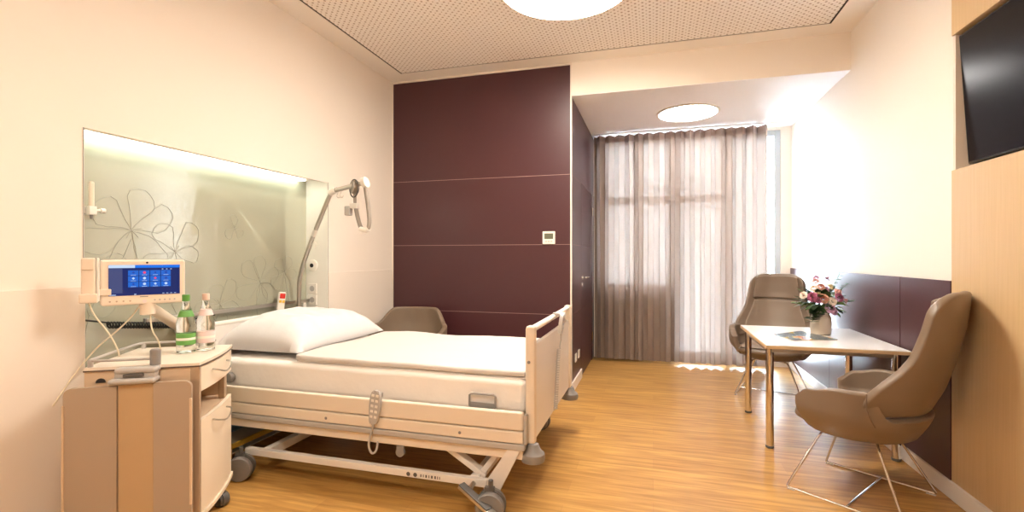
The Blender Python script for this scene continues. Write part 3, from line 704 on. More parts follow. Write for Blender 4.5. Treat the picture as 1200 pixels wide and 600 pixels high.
rf = remote('footboard_control', 'pale grey nurse control hung over the top bar of the footboard', 0.13, 0.085, 0.022, (-0.540, 2.95, 0.865), (R(8), 0, R(90)), mat('pale_blue_grey', (0.62, 0.63, 0.64), 0.4), 4, mat('key_blue', (0.45, 0.52, 0.60), 0.4))
obj('hook_clip', xform(bx((-0.02, 0.0, 0.04), (0.02, 0.06, 0.055), 0.004), Matrix.Identity(4)), M_lgrey, rf)
pts = [(-0.545, 2.95, 0.80), (-0.545, 2.95, 0.76), (-0.548, 2.93, 0.72)]
for i in range(300):
    a = i * 0.75; k = i / 299; pts.append((-0.553 + 0.010 * math.cos(a), 2.92 - 0.10 * k + 0.010 * math.sin(a), 0.71 - 0.34 * k))
tag(obj('spiral_cable', tube(NB(), pts, 0.0032, 6), M_lgrey), 'light grey spiral cable hanging down the footboard', 'cable')

# ---------------------------------------------------------------- nightstand (rotated)
NR = 30.5
ns = thing('bedside_cabinet', 'beige wheeled bedside cabinet with a fold-down tray on its side', 'bedside cabinet', (-2.31, 1.47, 0), NR)
W_, D_ = 0.43, 0.46
def bulge(x, y, k=0.016): return x + k * (1 - (2 * (y / D_) - 1) ** 2)
def bul_poly(x0, off=0.0, y0=0.0, y1=D_, n=14, xback=None):
    o = [(bulge(x0, y0 + (y1 - y0) * i / n) + off, y0 + (y1 - y0) * i / n) for i in range(n + 1)]
    return o
P_ = lambda xb, off=0.0, y0=0.0, y1=D_: [(xb, y0)] + bul_poly(W_, off, y0, y1) + [(xb, y1)]
o = obj('table_top', prism(NB(), P_(0.0, 0.004, -0.004, D_ + .004), 0.788, 0.800), M_nstop, ns)
obj('top_edge', prism(NB(), P_(-0.002, 0.006, -0.006, D_ + .006), 0.782, 0.788), M_dedge, ns)
b = NB(); box(b, (0.0, 0.0, 0.12), (0.022, D_, 0.782)); box(b, (0.022, 0.0, 0.12), (W_ - 0.03, 0.018, 0.782)); box(b, (0.022, D_ - 0.018, 0.12), (W_ - 0.03, D_, 0.782))
box(b, (0.022, 0.018, 0.66), (W_ - 0.02, D_ - 0.018, 0.672)); box(b, (0.022, 0.018, 0.525), (W_ - 0.01, D_ - 0.018, 0.540)); box(b, (0.022, 0.018, 0.12), (W_ - 0.03, D_ - 0.018, 0.135))
obj('cabinet_body', b, M_nsbody, ns)
b = NB(); box(b, (W_ - 0.034, -0.004, 0.11), (W_ + 0.004, 0.016, 0.782), 0.004); obj('corner_profile', b, M_bronze, ns)
b = NB(); box(b, (W_ - 0.034, D_ - 0.10, 0.54), (W_ - 0.004, D_ - 0.06, 0.662), 0.004); obj('rear_support', b, M_bronze, ns)
obj('base_plate', prism(NB(), P_(0.0, 0.008, -0.004, D_ + .004), 0.102, 0.120), M_nsfront, ns)
def front(z0, z1, nm):
    pts = bul_poly(W_, 0.0, 0.018, D_ - 0.004); back = [(x - 0.018, y) for x, y in pts][::-1]
    return obj(nm, prism(NB(), pts + back, z0, z1), M_nsfront, ns)
dr = front(0.668, 0.778, 'drawer'); do = front(0.124, 0.538, 'cabinet_door')
def bow(z, y0, y1, par):
    pts = smooth([(bulge(W_, y0), y0, z), (bulge(W_, y0) + 0.03, y0, z - 0.005), (bulge(W_, (y0 + y1) / 2) + 0.036, (y0 + y1) / 2, z - 0.035), (bulge(W_, y1) + 0.03, y1, z - 0.005), (bulge(W_, y1), y1, z)], 2)
    obj('handle', tube(NB(), pts, 0.004, 8), M_steel, par)
bow(0.742, 0.13, 0.33, dr); bow(0.505, 0.13, 0.33, do)
bow2 = None
b = NB(); lathe(b, [(0.018, 0), (0.018, -0.004), (0.004, -0.005)], (0.06, 0.0, 0.735), 20, 'y'); 
for v in list(b.verts):
    if v.co.z < 0.735: v.co.z = 0.735
obj('keyhole_cover', b, M_black, ns)
# rail round the top
rl = smooth([(0.26, 0.006, 0.826), (0.05, 0.006, 0.826), (0.012, 0.01, 0.828), (0.01, 0.06, 0.828), (0.012, D_ - 0.05, 0.828), (0.03, D_ - 0.012, 0.828), (0.08, D_ - 0.01, 0.828), (0.36, D_ - 0.01, 0.828)], 2)
obj('top_rail', tube(NB(), rl, 0.006, 10), M_lgrey, ns)
for x, y in ((0.016, 0.012), (0.03, D_ - 0.014), (0.34, D_ - 0.01)): obj('rail_post', lathe(NB(), [(0.010, 0.80), (0.010, 0.826), (0.006, 0.832)], (x, y, 0), 14), M_lgrey, ns)
obj('tray_pivot', lathe(NB(), [(0.020, 0.80), (0.020, 0.862), (0.016, 0.868)], (0.26, 0.004, 0), 20), M_grey, ns)
b = NB(); box(b, (0.13, -0.055, 0.775), (0.285, 0.0, 0.80), 0.010, seg=3); box(b, (0.115, -0.075, 0.735), (0.285, -0.004, 0.758), 0.010, seg=3); box(b, (0.13, -0.05, 0.75), (0.28, -0.01, 0.785), 0.004); obj('tray_hinge', b, M_lgrey, ns)
obj('hinge_release', bx((0.165, -0.060, 0.762), (0.24, -0.048, 0.776), 0.003), M_dgrey, ns)
tr = obj('folded_tray', bx((0.145, -0.052, 0.13), (0.275, -0.036, 0.732), 0.003), M_leafc, ns)
def rounded(x0, x1, z0, z1, r, ya, yb, corners):
    poly = []
    for (cx, cz, a0, c) in ((x1 - r, z1 - r, 0, 'tr'), (x0 + r, z1 - r, 90, 'tl'), (x0 + r, z0 + r, 180, 'bl'), (x1 - r, z0 + r, 270, 'br')):
        if c in corners: poly += [(cx + r * math.cos(R(a0 + i * 15)), cz + r * math.sin(R(a0 + i * 15))) for i in range(7)]
        else: poly.append({'tr': (x1, z1), 'tl': (x0, z1), 'bl': (x0, z0), 'br': (x1, z0)}[c])
    b = NB(); prism(b, poly, -yb, -ya); xform(b, Matrix.Rotation(R(90), 4, 'X')); return b
obj('tray_leaf', rounded(-0.045, 0.143, 0.125, 0.728, 0.03, -0.058, -0.040, ('tl', 'bl')), M_leaf, tr)
obj('tray_leaf', rounded(0.277, 0.420, 0.125, 0.735, 0.03, -0.058, -0.040, ('tr', 'br')), M_leaf, tr)
obj('leaf_edge_grip', bx((0.413, -0.064, 0.20), (0.423, -0.054, 0.66), 0.003), M_nsbody, tr)
obj('leaf_edge_grip', bx((-0.048, -0.064, 0.20), (-0.040, -0.054, 0.66), 0.003), M_nsbody, tr)
for x, y, a in ((W_ - 0.01, 0.335, 50), (W_ - 0.06, 0.06, 30), (0.06, D_ - 0.06, 0), (0.06, 0.06, 10)):
    castor(x, y, 0.034, 0.05, a, ns, mw=M_dgrey, world=False)

# ---------------------------------------------------------------- bottles
def bottle(label, x, y, mcap, ml1, ml2, s=1.0):
    t = thing('water_bottle', label, 'bottle', (x, y, 0.8005), 0, 'water bottles')
    pr = [(0.030, 0.0), (0.040, 0.004), (0.041, 0.015), (0.040, 0.10), (0.041, 0.13), (0.040, 0.150), (0.034, 0.175), (0.024, 0.205), (0.0155, 0.235), (0.0145, 0.265), (0.012, 0.266)]
    obj('bottle_glass', lathe(NB(), [(r * s, z) for r, z in pr], (0, 0, 0), 32), M_glass, t)
    obj('bottle_label', lathe(NB(), [(0.0412 * s, 0.040), (0.0416 * s, 0.041), (0.0416 * s, 0.094), (0.0412 * s, 0.095)], (0, 0, 0), 32), ml1, t)
    obj('label_band', lathe(NB(), [(0.0417 * s, 0.062), (0.0419 * s, 0.063), (0.0419 * s, 0.073), (0.0417 * s, 0.074)], (0, 0, 0), 32), ml2, t)
    obj('neck_label', lathe(NB(), [(0.0350 * s, 0.176), (0.0352 * s, 0.177), (0.0258 * s, 0.203), (0.0255 * s, 0.204)], (0, 0, 0), 32), ml1, t)
    obj('bottle_cap', lathe(NB(), [(0.0165, 0.252), (0.017, 0.254), (0.017, 0.280), (0.0155, 0.284)], (0, 0, 0), 24), mcap, t)
M_lg = mat('label_green', (0.13, 0.36, 0.08), 0.5); M_lw = mat('label_white', (0.8, 0.78, 0.70), 0.5); M_lp = mat('label_pink', (0.80, 0.62, 0.60), 0.5)
bottle('clear water bottle with green labels on the bedside cabinet', -2.213, 1.855, mat('cap_green', (0.10, 0.30, 0.05), 0.4), M_lg, M_lw)
bottle('clear water bottle with pale pink labels on the bedside cabinet', -2.173, 1.930, mat('cap_pink', (0.75, 0.55, 0.45), 0.4), M_lp, M_lw, 0.98)

# ---------------------------------------------------------------- bedside screen, handset, arm
tm = thing('bedside_terminal', 'cream patient terminal with a blue touch screen on a swing arm', 'screen', (-2.365, 1.765, 1.148), 58)
obj('terminal_housing', bx((-0.165, 0.0, -0.108), (0.165, 0.035, 0.108), 0.012), M_cream, tm)
obj('back_housing', bx((-0.11, 0.035, -0.08), (0.11, 0.06, 0.05), 0.015), M_cream, tm)
obj('camera_lens', lathe(NB(), [(0.005, 0.0), (0.005, -0.002), (0.002, -0.002)], (0.01, 0.001, 0.094), 14, 'y'), M_black, tm)
sr = obj('touch_screen', bx((-0.135, -0.0015, -0.062), (0.142, 0.002, 0.083)), glow('screen_navy', (0.004, 0.012, 0.08), 1.0), tm)
g_bl = glow('screen_blue', (0.005, 0.13, 0.62), 0.8); g_tile = glow('screen_tile', (0.01, 0.12, 0.55), 0.7); g_w = glow('screen_white', (0.6, 0.75, 1), 0.6)
g_grey = glow('screen_greyblue', (0.035, 0.045, 0.12), 1.0); g_r = glow('screen_red', (0.6, 0.05, 0.12), 0.9); g_d = glow('screen_icon_navy', (0.01, 0.04, 0.25), 1)
def pix(nm, x0, z0, x1, z1, m, lay=1): return obj(nm, bx((x0, -0.0015 - 0.0006 * lay, z0), (x1, -0.0015 - 0.0006 * lay + 0.0004, z1)), m, sr)
pix('header_bar', -0.135, 0.069, 0.142, 0.083, g_bl); pix('header_tab', -0.135, 0.069, -0.037, 0.083, g_w, 2)
pix('side_column', -0.134, -0.050, -0.084, 0.067, g_grey); pix('status_line', -0.133, -0.060, -0.108, -0.056, g_w)
for i in range(3): pix('header_icon', 0.068 + i * 0.017, 0.061, 0.074 + i * 0.017, 0.064, g_w)
for i in range(4): pix('status_icon', 0.070 + i * 0.016, -0.058, 0.078 + i * 0.016, -0.055, g_w)
pix('status_icon', -0.040, -0.060, -0.032, -0.055, g_w)
ic = [g_d, g_r, g_d, g_d, g_w, g_w, g_r, g_d, g_d, g_w, g_w, g_w]
for r_ in range(3):
    for c_ in range(4):
        x = -0.063 + c_ * 0.0425; z = 0.032 - r_ * 0.0275
        pix('menu_tile', x, z, x + 0.0395, z + 0.025, g_tile)
        k = r_ * 4 + c_; q = obj('menu_icon', lathe(NB(), [(0.006, 0), (0.006, -0.0003)], (x + 0.020, -0.0027, z + 0.0145), 10 if k % 2 else 4, 'y'), ic[k], sr)
        pix('tile_caption', x + 0.010, z + 0.002, x + 0.030, z + 0.0035, g_w, 2)
for x in (-0.13, -0.105, -0.08, -0.055, 0.04, 0.06, 0.08, 0.10, 0.12): obj('key_mark', lathe(NB(), [(0.004, 0.0), (0.004, -0.0008)], (x, 0.0, -0.088), 12, 'y'), M_lgrey if x > 0 else M_bronze, tm)
obj('name_strip', bx((-0.018, -0.0008, -0.072), (0.014, 0.001, -0.068)), M_grey, tm)
obj('sensor_window', lathe(NB(), [(0.009, 0.0), (0.009, -0.001)], (0.0, 0.0, -0.092), 16, 'y'), M_lp, tm)
# arm: from below the screen back to the niche
def wb(p): return Vector(p)
ar = thing('swing_arm', 'thick cream swing arm carrying the bedside terminal', 'support arm', (-2.765, 2.30, 0.82))
obj('arm_beam', tube(NB(), [(-2.385, 1.80, 1.025), (-2.42, 1.85, 1.005), (-2.735, 2.27, 0.835)], [0.028, 0.030, 0.034], 14, sy=0.85), M_cream, ar, world=True)
obj('arm_joint', lathe(NB(), [(0.02, -0.06), (0.032, -0.055), (0.032, 0.045), (0.02, 0.05)], (-2.385, 1.795, 1.045), 20), M_cream, ar, world=True)
obj('arm_hub', lathe(NB(), [(0.03, -0.06), (0.042, -0.05), (0.042, 0.03), (0.03, 0.04)], (-2.755, 2.30, 0.845), 22), M_cream, ar, world=True)
obj('wall_bracket', bx((-2.807, 2.27, 0.805), (-2.775, 2.33, 0.86), 0.008), M_lgrey, ar, world=True)
hs = thing('telephone_handset', 'cream telephone handset hung upright left of the bedside screen', 'handset', (-2.462, 1.588, 1.165), 50)
obj('handset_body', bx((-0.028, -0.022, -0.085), (0.022, 0.008, 0.10), 0.008), M_cream, hs)
obj('ear_piece', bx((-0.026, -0.027, 0.045), (0.020, -0.018, 0.098), 0.005), M_cream, hs)
obj('cradle', bx((-0.034, -0.030, -0.105), (0.030, 0.016, -0.062), 0.006), M_cream, hs)
obj('cradle_side', bx((0.024, -0.012, -0.10), (0.034, 0.014, 0.10), 0.004), M_white, hs)
obj('holder_arm', bx((0.03, 0.012, -0.075), (0.075, 0.028, -0.045), 0.004), M_cream, hs)
M_cab = mat('cable_cream', (0.74, 0.66, 0.50), 0.5)
def cable(pts, label, r=0.0035): return tag(obj('cable', tube(NB(), smooth(pts, 3), r, 8), M_cab), label, 'cable', 'cream cables of the terminal')
cable([(-2.462, 1.585, 1.06), (-2.45, 1.60, 1.0), (-2.41, 1.635, 0.92), (-2.39, 1.66, 0.84), (-2.395, 1.67, 0.806)], 'cream cable hanging from the telephone handset to the cabinet top')
cable([(-2.42, 1.79, 1.04), (-2.45, 1.76, 0.97), (-2.50, 1.72, 0.90), (-2.53, 1.66, 0.84), (-2.585, 1.60, 0.72), (-2.585, 1.52, 0.60)], 'cream cable sagging from the terminal down towards the wall')
cable([(-2.37, 1.80, 1.02), (-2.375, 1.80, 0.96), (-2.36, 1.80, 0.90), (-2.34, 1.815, 0.86), (-2.345, 1.83, 0.807)], 'cream cable dropping from under the terminal to the cabinet top')

# ---------------------------------------------------------------- small table
tb = thing('side_table', 'small square white table with chrome legs by the right wall', 'table', (1.10, 3.965, 0))
obj('table_top', bx((-0.40, -0.49, 0.683), (0.39, 0.465, 0.702), 0.002), M_table, tb)
obj('edge_band', bx((-0.402, -0.492, 0.676), (0.392, 0.467, 0.698), 0.003), M_tedge, tb)
b = NB(); box(b, (-0.35, -0.40, 0.64), (0.35, -0.37, 0.678)); box(b, (-0.35, 0.37, 0.64), (0.35, 0.40, 0.678)); box(b, (-0.37, -0.37, 0.64), (-0.34, 0.37, 0.678)); box(b, (0.34, -0.37, 0.64), (0.37, 0.37, 0.678)); obj('apron', b, M_lgrey, tb)
for x, y in ((-0.355, -0.375), (-0.355, 0.385), (0.355, -0.385), (0.355, 0.385)):
    lg = obj('leg', lathe(NB(), [(0.024, 0.014), (0.024, 0.678)], (x, y, 0), 24), M_chrome, tb)
    obj('foot_cap', lathe(NB(), [(0.022, 0), (0.026, 0.004), (0.026, 0.016), (0.024, 0.018)], (x, y, 0), 24), M_dgrey, lg)

# magazine
t = thing('brochure', 'dark glossy brochure with a colourful cover lying beside the vase', 'brochure', (1.02, 3.89, 0.7025))
q = [(-0.179, 0.032), (-0.111, -0.208), (0.185, -0.09), (0.052, 0.266)]
obj('pages', prism(NB(), q, 0, 0.005), M_lw, t)
q2 = [(x * 1.02, y * 1.02) for x, y in q]
def cover_mat():
    m = bpy.data.materials.new('brochure_cover'); m.use_nodes = True; nt = m.node_tree; b = nt.nodes['Principled BSDF']
    tc = nt.nodes.new('ShaderNodeTexCoord'); mp = nt.nodes.new('ShaderNodeMapping'); mp.inputs['Rotation'].default_value = (0, 0, R(35)); mp.inputs['Scale'].default_value = (5, 2.0, 1)
    n = nt.nodes.new('ShaderNodeTexNoise'); n.inputs['Scale'].default_value = 1.6; n.inputs['Detail'].default_value = 2
    cr = nt.nodes.new('ShaderNodeValToRGB'); e = cr.color_ramp.elements
    e[0].position = 0.35; e[0].color = (0.03, 0.06, 0.10, 1); e[1].position = 0.75; e[1].color = (0.02, 0.03, 0.05, 1)
    for p, c in ((0.50, (0.05, 0.12, 0.17, 1)), (0.57, (0.40, 0.30, 0.06, 1)), (0.62, (0.50, 0.10, 0.03, 1))):
        x = e.new(p); x.color = c
    nt.links.new(tc.outputs['Object'], mp.inputs[0]); nt.links.new(mp.outputs[0], n.inputs['Vector']); nt.links.new(n.outputs['Fac'], cr.inputs[0]); nt.links.new(cr.outputs[0], b.inputs['Base Color'])
    b.inputs['Roughness'].default_value = 0.22
    return m
obj('cover', prism(NB(), q2, 0.005, 0.006), cover_mat(), t)

# vase and bouquet
VX, VY, VZ = 1.187, 4.085, 0.7025
t = thing('vase', 'cream ceramic vase standing on the small white table', 'vase', (VX, VY, VZ))
obj('vase_body', lathe(NB(), [(0.06, 0), (0.066, 0.004), (0.068, 0.03), (0.069, 0.09), (0.066, 0.12), (0.056, 0.145), (0.052, 0.16), (0.054, 0.168), (0.050, 0.168), (0.046, 0.155), (0.044, 0.12)], (0, 0, 0), 36), M_vase, t)
bq = thing('flower_bouquet', 'bouquet of pink, purple and white flowers with green leaves', 'flowers', (VX, VY, VZ + 0.15))
M_g = [mat('leaf_dark', (0.022, 0.05, 0.012), 0.5), mat('leaf_mid', (0.07, 0.13, 0.03), 0.5), mat('leaf_light', (0.20, 0.28, 0.07), 0.5), mat('leaf_grey', (0.10, 0.14, 0.10), 0.6)]
def leaf(b, p, d, L, W):
    p = Vector(p); d = Vector(d).normalized(); s = d.cross(Vector((random.uniform(-.3, .3), random.uniform(-.3, .3), 1))).normalized(); nrm = s.cross(d)
    prev = None
    for i in range(6):
        k = i / 5; w = W * math.sin(PI * (0.06 + 0.92 * k)) ** 0.8; c = p + d * L * k - nrm * 0.25 * L * k * k
        row = (b.verts.new(c - s * w / 2), b.verts.new(c - nrm * w * .12), b.verts.new(c + s * w / 2))
        if prev: b.faces.new((prev[0], prev[1], row[1], row[0])); b.faces.new((prev[1], prev[2], row[2], row[1]))
        prev = row
ctr = Vector((0, 0, 0.07))
stems = NB(); lv = [NB(), NB(), NB(), NB()]
for k in range(170):
    th = random.uniform(0, 2 * PI); el = random.uniform(-0.45, 1.1); r0 = random.uniform(0.03, 0.115)
    d = Vector((math.cos(th) * math.cos(el), math.sin(th) * math.cos(el), math.sin(el)))
    L = random.uniform(0.05, 0.085); p = ctr + Vector((d.x * r0 * 1.15, d.y * r0 * 1.15, d.z * r0 * 0.9))
    mi = random.choice([0, 0, 1, 1, 1, 2, 3])
    if el < -0.1 and random.random() < .5: mi = 0
    leaf(lv[mi], p, d + Vector((0, 0, random.uniform(-.4, .2))), L, L * random.uniform(.4, .6))
# eucalyptus sprigs
def sprig(b, p0, p1, n=7, L=0.03):
    p0, p1 = Vector(p0), Vector(p1); tube(stems, [p0, p0.lerp(p1, .5) + Vector((0, 0, .01)), p1], 0.0018, 6)
    for i in range(n):
        p = p0.lerp(p1, 0.25 + 0.75 * i / (n - 1)); a = i * 2.4
        for s in (0, PI): leaf(b, p, (math.cos(a + s), math.sin(a + s), .35), L, L * .8)
sprig(lv[3], (0.05, 0, .10), (0.13, 0.02, .30)); sprig(lv[3], (0.06, -.02, .10), (0.17, 0.0, .22)); sprig(lv[1], (0.06, 0.0, .06), (0.21, 0.0, .10), 8)
sprig(lv[2], (-0.06, -0.02, .05), (-0.20, -0.06, .08), 8, .04); sprig(lv[1], (-0.03, -0.08, .02), (-0.09, -0.12, -.05), 5, .045); sprig(lv[0], (-0.02, -0.05, .02), (-0.08, -0.09, -.035), 6, .055)
for i in range(9):
    a = i * .7; tube(stems, [(0.015 * math.cos(a), 0.015 * math.sin(a), -0.10), (0.05 * math.cos(a), 0.05 * math.sin(a), 0.08)], 0.003, 6)
obj('stems', stems, M_g[1], bq)
for k, nm in enumerate(('dark leaves', 'mid green leaves', 'yellow-green leaves', 'grey-green leaves')):
    o = obj('foliage', lv[k], M_g[k], bq, angle=60); o['kind'] = 'stuff'; o['label'] = nm
def rose(p, r, m, tilt, seed):
    rnd = random.Random(seed); b = NB(); d = Vector(tilt).normalized(); q = d.to_track_quat('Z', 'Y').to_matrix().to_4x4()
    for ring, (n, rr, hh, op) in enumerate(((3, .30, .62, .1), (5, .55, .60, .35), (6, .85, .50, .75), (7, 1.1, .34, 1.2))):
        for k in range(n):
            a = 2 * PI * k / n + ring * .6 + rnd.uniform(-.1, .1); wd = 2 * PI / n * .72; prev = None
            for i in range(5):
                v = i / 4; row = []
                for j in range(5):
                    u = (j / 4 - .5) * 2; aa = a + u * wd * (0.45 + .55 * v) * (1 - .25 * v * v)
                    rad = r * rr * (0.35 + 0.65 * v ** (1.0 + .3 * op)) + r * .10 * op * v ** 4
                    z = r * (hh * 1.5 * v - 0.18 * u * u * v - 0.30 * op * v ** 4) - r * .25 * ring * .3
                    row.append(b.verts.new((rad * math.cos(aa), rad * math.sin(aa), z)))
                if prev:
                    for j in range(4): b.faces.new((prev[j], prev[j + 1], row[j + 1], row[j]))
                prev = row
    xform(b, Matrix.Translation(p) @ q); return b
pk = {'m': mat('petal_magenta', (0.38, 0.10, 0.19), 0.6), 'p': mat('petal_peach', (0.66, 0.35, 0.26), 0.6), 'w': mat('petal_white', (0.86, 0.76, 0.68), 0.6), 'l': mat('petal_lilac', (0.58, 0.34, 0.48), 0.6), 'b': mat('petal_blush', (0.80, 0.50, 0.45), 0.6), 'c': mat('petal_cream', (0.80, 0.70, 0.42), 0.6)}
# positions: sideways (as seen from the camera side), towards the camera, up
vx, vy = Vector((0.96, 0.279, 0)), Vector((0.279, -0.96, 0))
fl = [(-.165, .06, .175, 'w', .022, 'white'), (-.115, .09, .165, 'm', .030, 'deep pink'), (-.085, .10, .150, 'm', .024, 'deep pink'), (-.050, .11, .155, 'p', .030, 'peach'), (-.030, .05, .235, 'p', .024, 'peach'), (.010, .12, .135, 'w', .026, 'white'),
      (.070, .10, .160, 'm', .028, 'deep pink'), (.080, .07, .195, 'b', .026, 'blush'), (-.005, .12, .085, 'l', .030, 'lilac'), (.02, .12, .062, 'l', .022, 'lilac'), (-.075, .04, .225, 'w', .022, 'white'), (.018, .03, .215, 'l', .022, 'lilac'),
      (.145, .05, .135, 'b', .020, 'blush'), (-.035, .0, .300, 'l', .018, 'lilac'), (-.045, .01, .275, 'b', .020, 'blush'), (.045, .0, .290, 'l', .020, 'lilac'), (.055, .02, .235, 'c', .022, 'cream'), (-.065, .06, .200, 'c', .018, 'cream'), (.03, -.06, .20, 'w', .026, 'white'), (-.08, -.08, .17, 'm', .026, 'deep pink'), (.10, -.07, .16, 'p', .026, 'peach')]
for i, (sx, cy, z, c_, r_, nm) in enumerate(fl):
    p = vx * sx + vy * cy + Vector((0, 0, z - 0.035)); o = obj('flower', rose(p, r_ * 1.05, pk[c_], vx * sx * 3 + vy * (cy * 4 + .1) + Vector((0, 0, .25)), i), pk[c_], bq, angle=70); o['label'] = nm + ' bloom'

# ---------------------------------------------------------------- upholstered chairs
def sst(x, a, b):
    t = min(1, max(0, (x - a) / (b - a))); return t * t * (3 - 2 * t)
def shell(hf, zb, NU=60, NT=18, pm=122, amax=0.355, lean=0.30, off=0.0, t0=0.0, t1=1.0, p0=None, p1=None, bb=0.30, fw=1.7, narrow=0.0):
    b = NB(); P0, P1 = (p0 if p0 is not None else -pm), (p1 if p1 is not None else pm)
    g = []
    for i in range(NU + 1):
        ph = P0 + (P1 - P0) * i / NU; a = R(ph); row = []
        h = hf(abs(ph)); z0 = zb(abs(ph))
        for j in range(NT + 1):
            t = t0 + (t1 - t0) * j / NT; z = z0 + (h - z0) * t
            k = sst(z, 0.27, 0.50); A = 0.20 + (amax - 0.20) * k; B = 0.18 + (bb - 0.18) * k
            A *= 1 - narrow * sst(z, 0.6, 1.1)
            s_, c_ = math.sin(a), math.cos(a)
            x = (A - off) * s_
            if c_ < 0: y = (B - off * .6) * c_ * fw
            else: y = (B - off) * c_ + lean * max(0, z - 0.46) * (0.35 + 0.65 * c_)
            y += 0.03 * math.sin(sst(z, 0.6, 1.05) * PI) * max(0, c_) * -1
            row.append(b.verts.new((x, y, z)))
        g.append(row)
    for A_, B_ in zip(g[:-1], g[1:]):
        for j in range(NT): b.faces.new((A_[j], B_[j], B_[j + 1], A_[j + 1]))
    return b
def solid(o, th, off=0, sub=1, bev=None):
    s = o.modifiers.new('solid', 'SOLIDIFY'); s.thickness = th; s.offset = off
    if bev:
        v = o.modifiers.new('bev', 'BEVEL'); v.width = bev; v.segments = 3; v.limit_method = 'ANGLE'; v.angle_limit = R(50)
    if sub: m = o.modifiers.new('sub', 'SUBSURF'); m.levels = sub; m.render_levels = sub
    return o
def seatpan(a, bf, bb, z0, z1, zc):
    """rounded bowl under the seat with a slightly crowned top"""
    b = NB(); rings = []
    prof = [(0.25, z0), (0.60, z0 + 0.004), (0.82, z0 + 0.03), (0.94, z0 + 0.07), (0.985, (z0 + z1) / 2 + 0.02), (0.97, z1 - 0.01), (0.92, z1), (0.6, zc), (0.2, zc)]
    for f, z in prof:
        ring = []
        for k in range(48):
            t = 2 * PI * k / 48; c, s = math.cos(t), math.sin(t)
            x = a * f * math.copysign(abs(c) ** 0.8, c); y = (bb if s > 0 else bf) * f * math.copysign(abs(s) ** 0.8, s)
            ring.append(b.verts.new((x, y, z + (0.02 * max(0, -s) ** 2 * 0))))
        rings.append(ring)
    for A, B in zip(rings[:-1], rings[1:]):
        for k in range(48): b.faces.new((A[k], A[(k + 1) % 48], B[(k + 1) % 48], B[k]))
    b.faces.new(rings[0][::-1]); b.faces.new(rings[-1]); return b
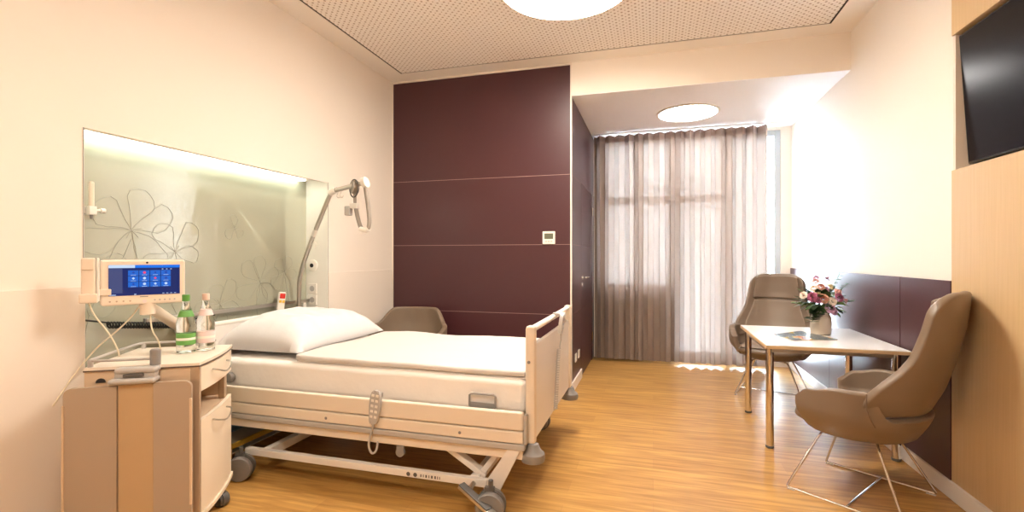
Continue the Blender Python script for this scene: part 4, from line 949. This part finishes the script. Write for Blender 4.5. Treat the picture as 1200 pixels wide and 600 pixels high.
def lounge_chair(label, loc, rz, group, high=True):
    t = thing('lounge_chair', label, 'armchair', loc, rz, group)
    if high:
        hf = lambda p: 0.49 + 0.125 * sst(p, 48, 66) - 0.025 * sst(p, 90, 110) - 0.06 * sst(p, 112, 127)
        zb = lambda p: 0.365 + 0.02 * sst(p, 112, 127)
        o = obj('armrest_shell', shell(hf, zb, lean=0.1, bb=0.275, amax=0.34, fw=1.22, pm=127), M_taupe, t, angle=180); solid(o, 0.055, 0, 2)
        def lerp_tab(tab, z):
            if z <= tab[0][0]: return tab[0][1]
            for (a, u), (b_, v) in zip(tab[:-1], tab[1:]):
                if z <= b_: return u + (v - u) * sst(z, a, b_) if False else u + (v - u) * (z - a) / (b_ - a)
            return tab[-1][1]
        WT = [(.50, .325), (.58, .338), (.64, .335), (.70, .310), (.77, .280), (.86, .258), (.98, .243), (1.10, .232)]
        YT = [(.50, .262), (.62, .318), (.77, .362), (.92, .395), (1.02, .408), (1.10, .412)]
        DT = [(.50, .20), (.60, .185), (.66, .155), (.72, .115), (.80, .085), (.98, .07), (1.10, .055)]
        def back_surf(u0, u1, z0, z1, NU=40, NZ=24, off=0.0, rc=0.10):
            b = NB(); g = []
            for i in range(NU + 1):
                u = u0 + (u1 - u0) * i / NU; row = []; au = abs(u)
                k = max(0, (au - 0.40) / 0.60); ztop = z1 - rc * (1 - math.sqrt(max(0, 1 - k * k)))
                for j in range(NZ + 1):
                    z = z0 + (ztop - z0) * j / NZ
                    w = lerp_tab(WT, z); y = lerp_tab(YT, z) - lerp_tab(DT, z) * au ** 2.4 - off
                    row.append(b.verts.new((u * (w - off * .7), y, z)))
                g.append(row)
            for A_, B_ in zip(g[:-1], g[1:]):
                for j in range(NZ): b.faces.new((A_[j], B_[j], B_[j + 1], A_[j + 1]))
            return b
        o = obj('backrest', back_surf(-1, 1, 0.50, 1.105), M_taupe, t, angle=180); solid(o, 0.046, 0, 2)
        o = obj('headrest_pad', back_surf(-.86, .86, 0.86, 1.085, 24, 12, 0.030, 0.05), M_taupe, t, angle=180); solid(o, 0.022, 0, 2)
        o = obj('lumbar_pad', back_surf(-.80, .80, 0.55, 0.845, 24, 14, 0.026, 0.02), M_taupe2, t, angle=180); solid(o, 0.014, 0, 2)
        for s in (-1, 1):
            pts = [(s * (0.345 + 0.018 * math.sin(q / 10 * PI)), 0.130 + 0.035 * (q / 10) ** 2, 0.615 - 0.15 * q / 10) for q in range(11)]
            obj('seam', tube(NB(), pts, 0.003, 6), M_seam, t)
    else:
        hf = lambda p: 0.780 - 0.14 * sst(p, 34, 66) - 0.07 * sst(p, 72, 122)
        zb = lambda p: 0.36 - 0.03 * sst(p, 20, 70)
        o = obj('backrest', shell(hf, zb, lean=0.22), M_taupe, t, angle=180); solid(o, 0.045, 0, 2)
    obj('seat_shell', seatpan(0.31, 0.295 if high else 0.30, 0.25, 0.325, 0.435, 0.43), M_taupe, t, angle=180)
    sc_ = cushion(0.47, 0.44, 0.08, 24, 24, 4.0, 0.5, 0.5, 0.001, 3)
    xform(sc_, Matrix.Translation((0, -0.01, 0.442))); obj('seat_cushion', sc_, M_taupe2, t, angle=60)
    for s in (-1, 1):
        pts = smooth([(s * 0.04, -0.10, 0.325), (s * 0.13, -0.13, 0.322), (s * 0.155, -0.145, 0.30), (s * 0.262, -0.255, 0.03), (s * 0.268, -0.262, 0.009), (s * 0.266, -0.235, 0.007), (s * 0.266, 0.235, 0.007), (s * 0.268, 0.262, 0.009), (s * 0.262, 0.252, 0.03), (s * 0.155, 0.125, 0.30), (s * 0.13, 0.11, 0.322), (s * 0.04, 0.09, 0.325)], 2)
        lg = obj('sled_leg', tube(NB(), pts, 0.0065, 10), M_chrome, t)
        for y in (-0.24, 0.24): obj('glide', bx((s * 0.266 - 0.009, y - 0.02, 0.0), (s * 0.266 + 0.009, y + 0.02, 0.005), 0.001), M_lgrey, lg)
    obj('crossbar', tube(NB(), [(-0.266, 0.02, 0.010), (0.266, 0.02, 0.010)], 0.0055, 10), M_chrome, t)
    return t
G = 'taupe leather armchairs'
lounge_chair('high-backed taupe leather armchair in front of the maple wall', (1.075, 3.05, 0), -126.4, G)
lounge_chair('high-backed taupe leather armchair between the curtain and the white table', (1.06, 5.03, 0), -19, G)
lounge_chair('low-backed taupe armchair behind the bed in the back corner', (-2.185, 4.02, 0), 10, G, high=False)
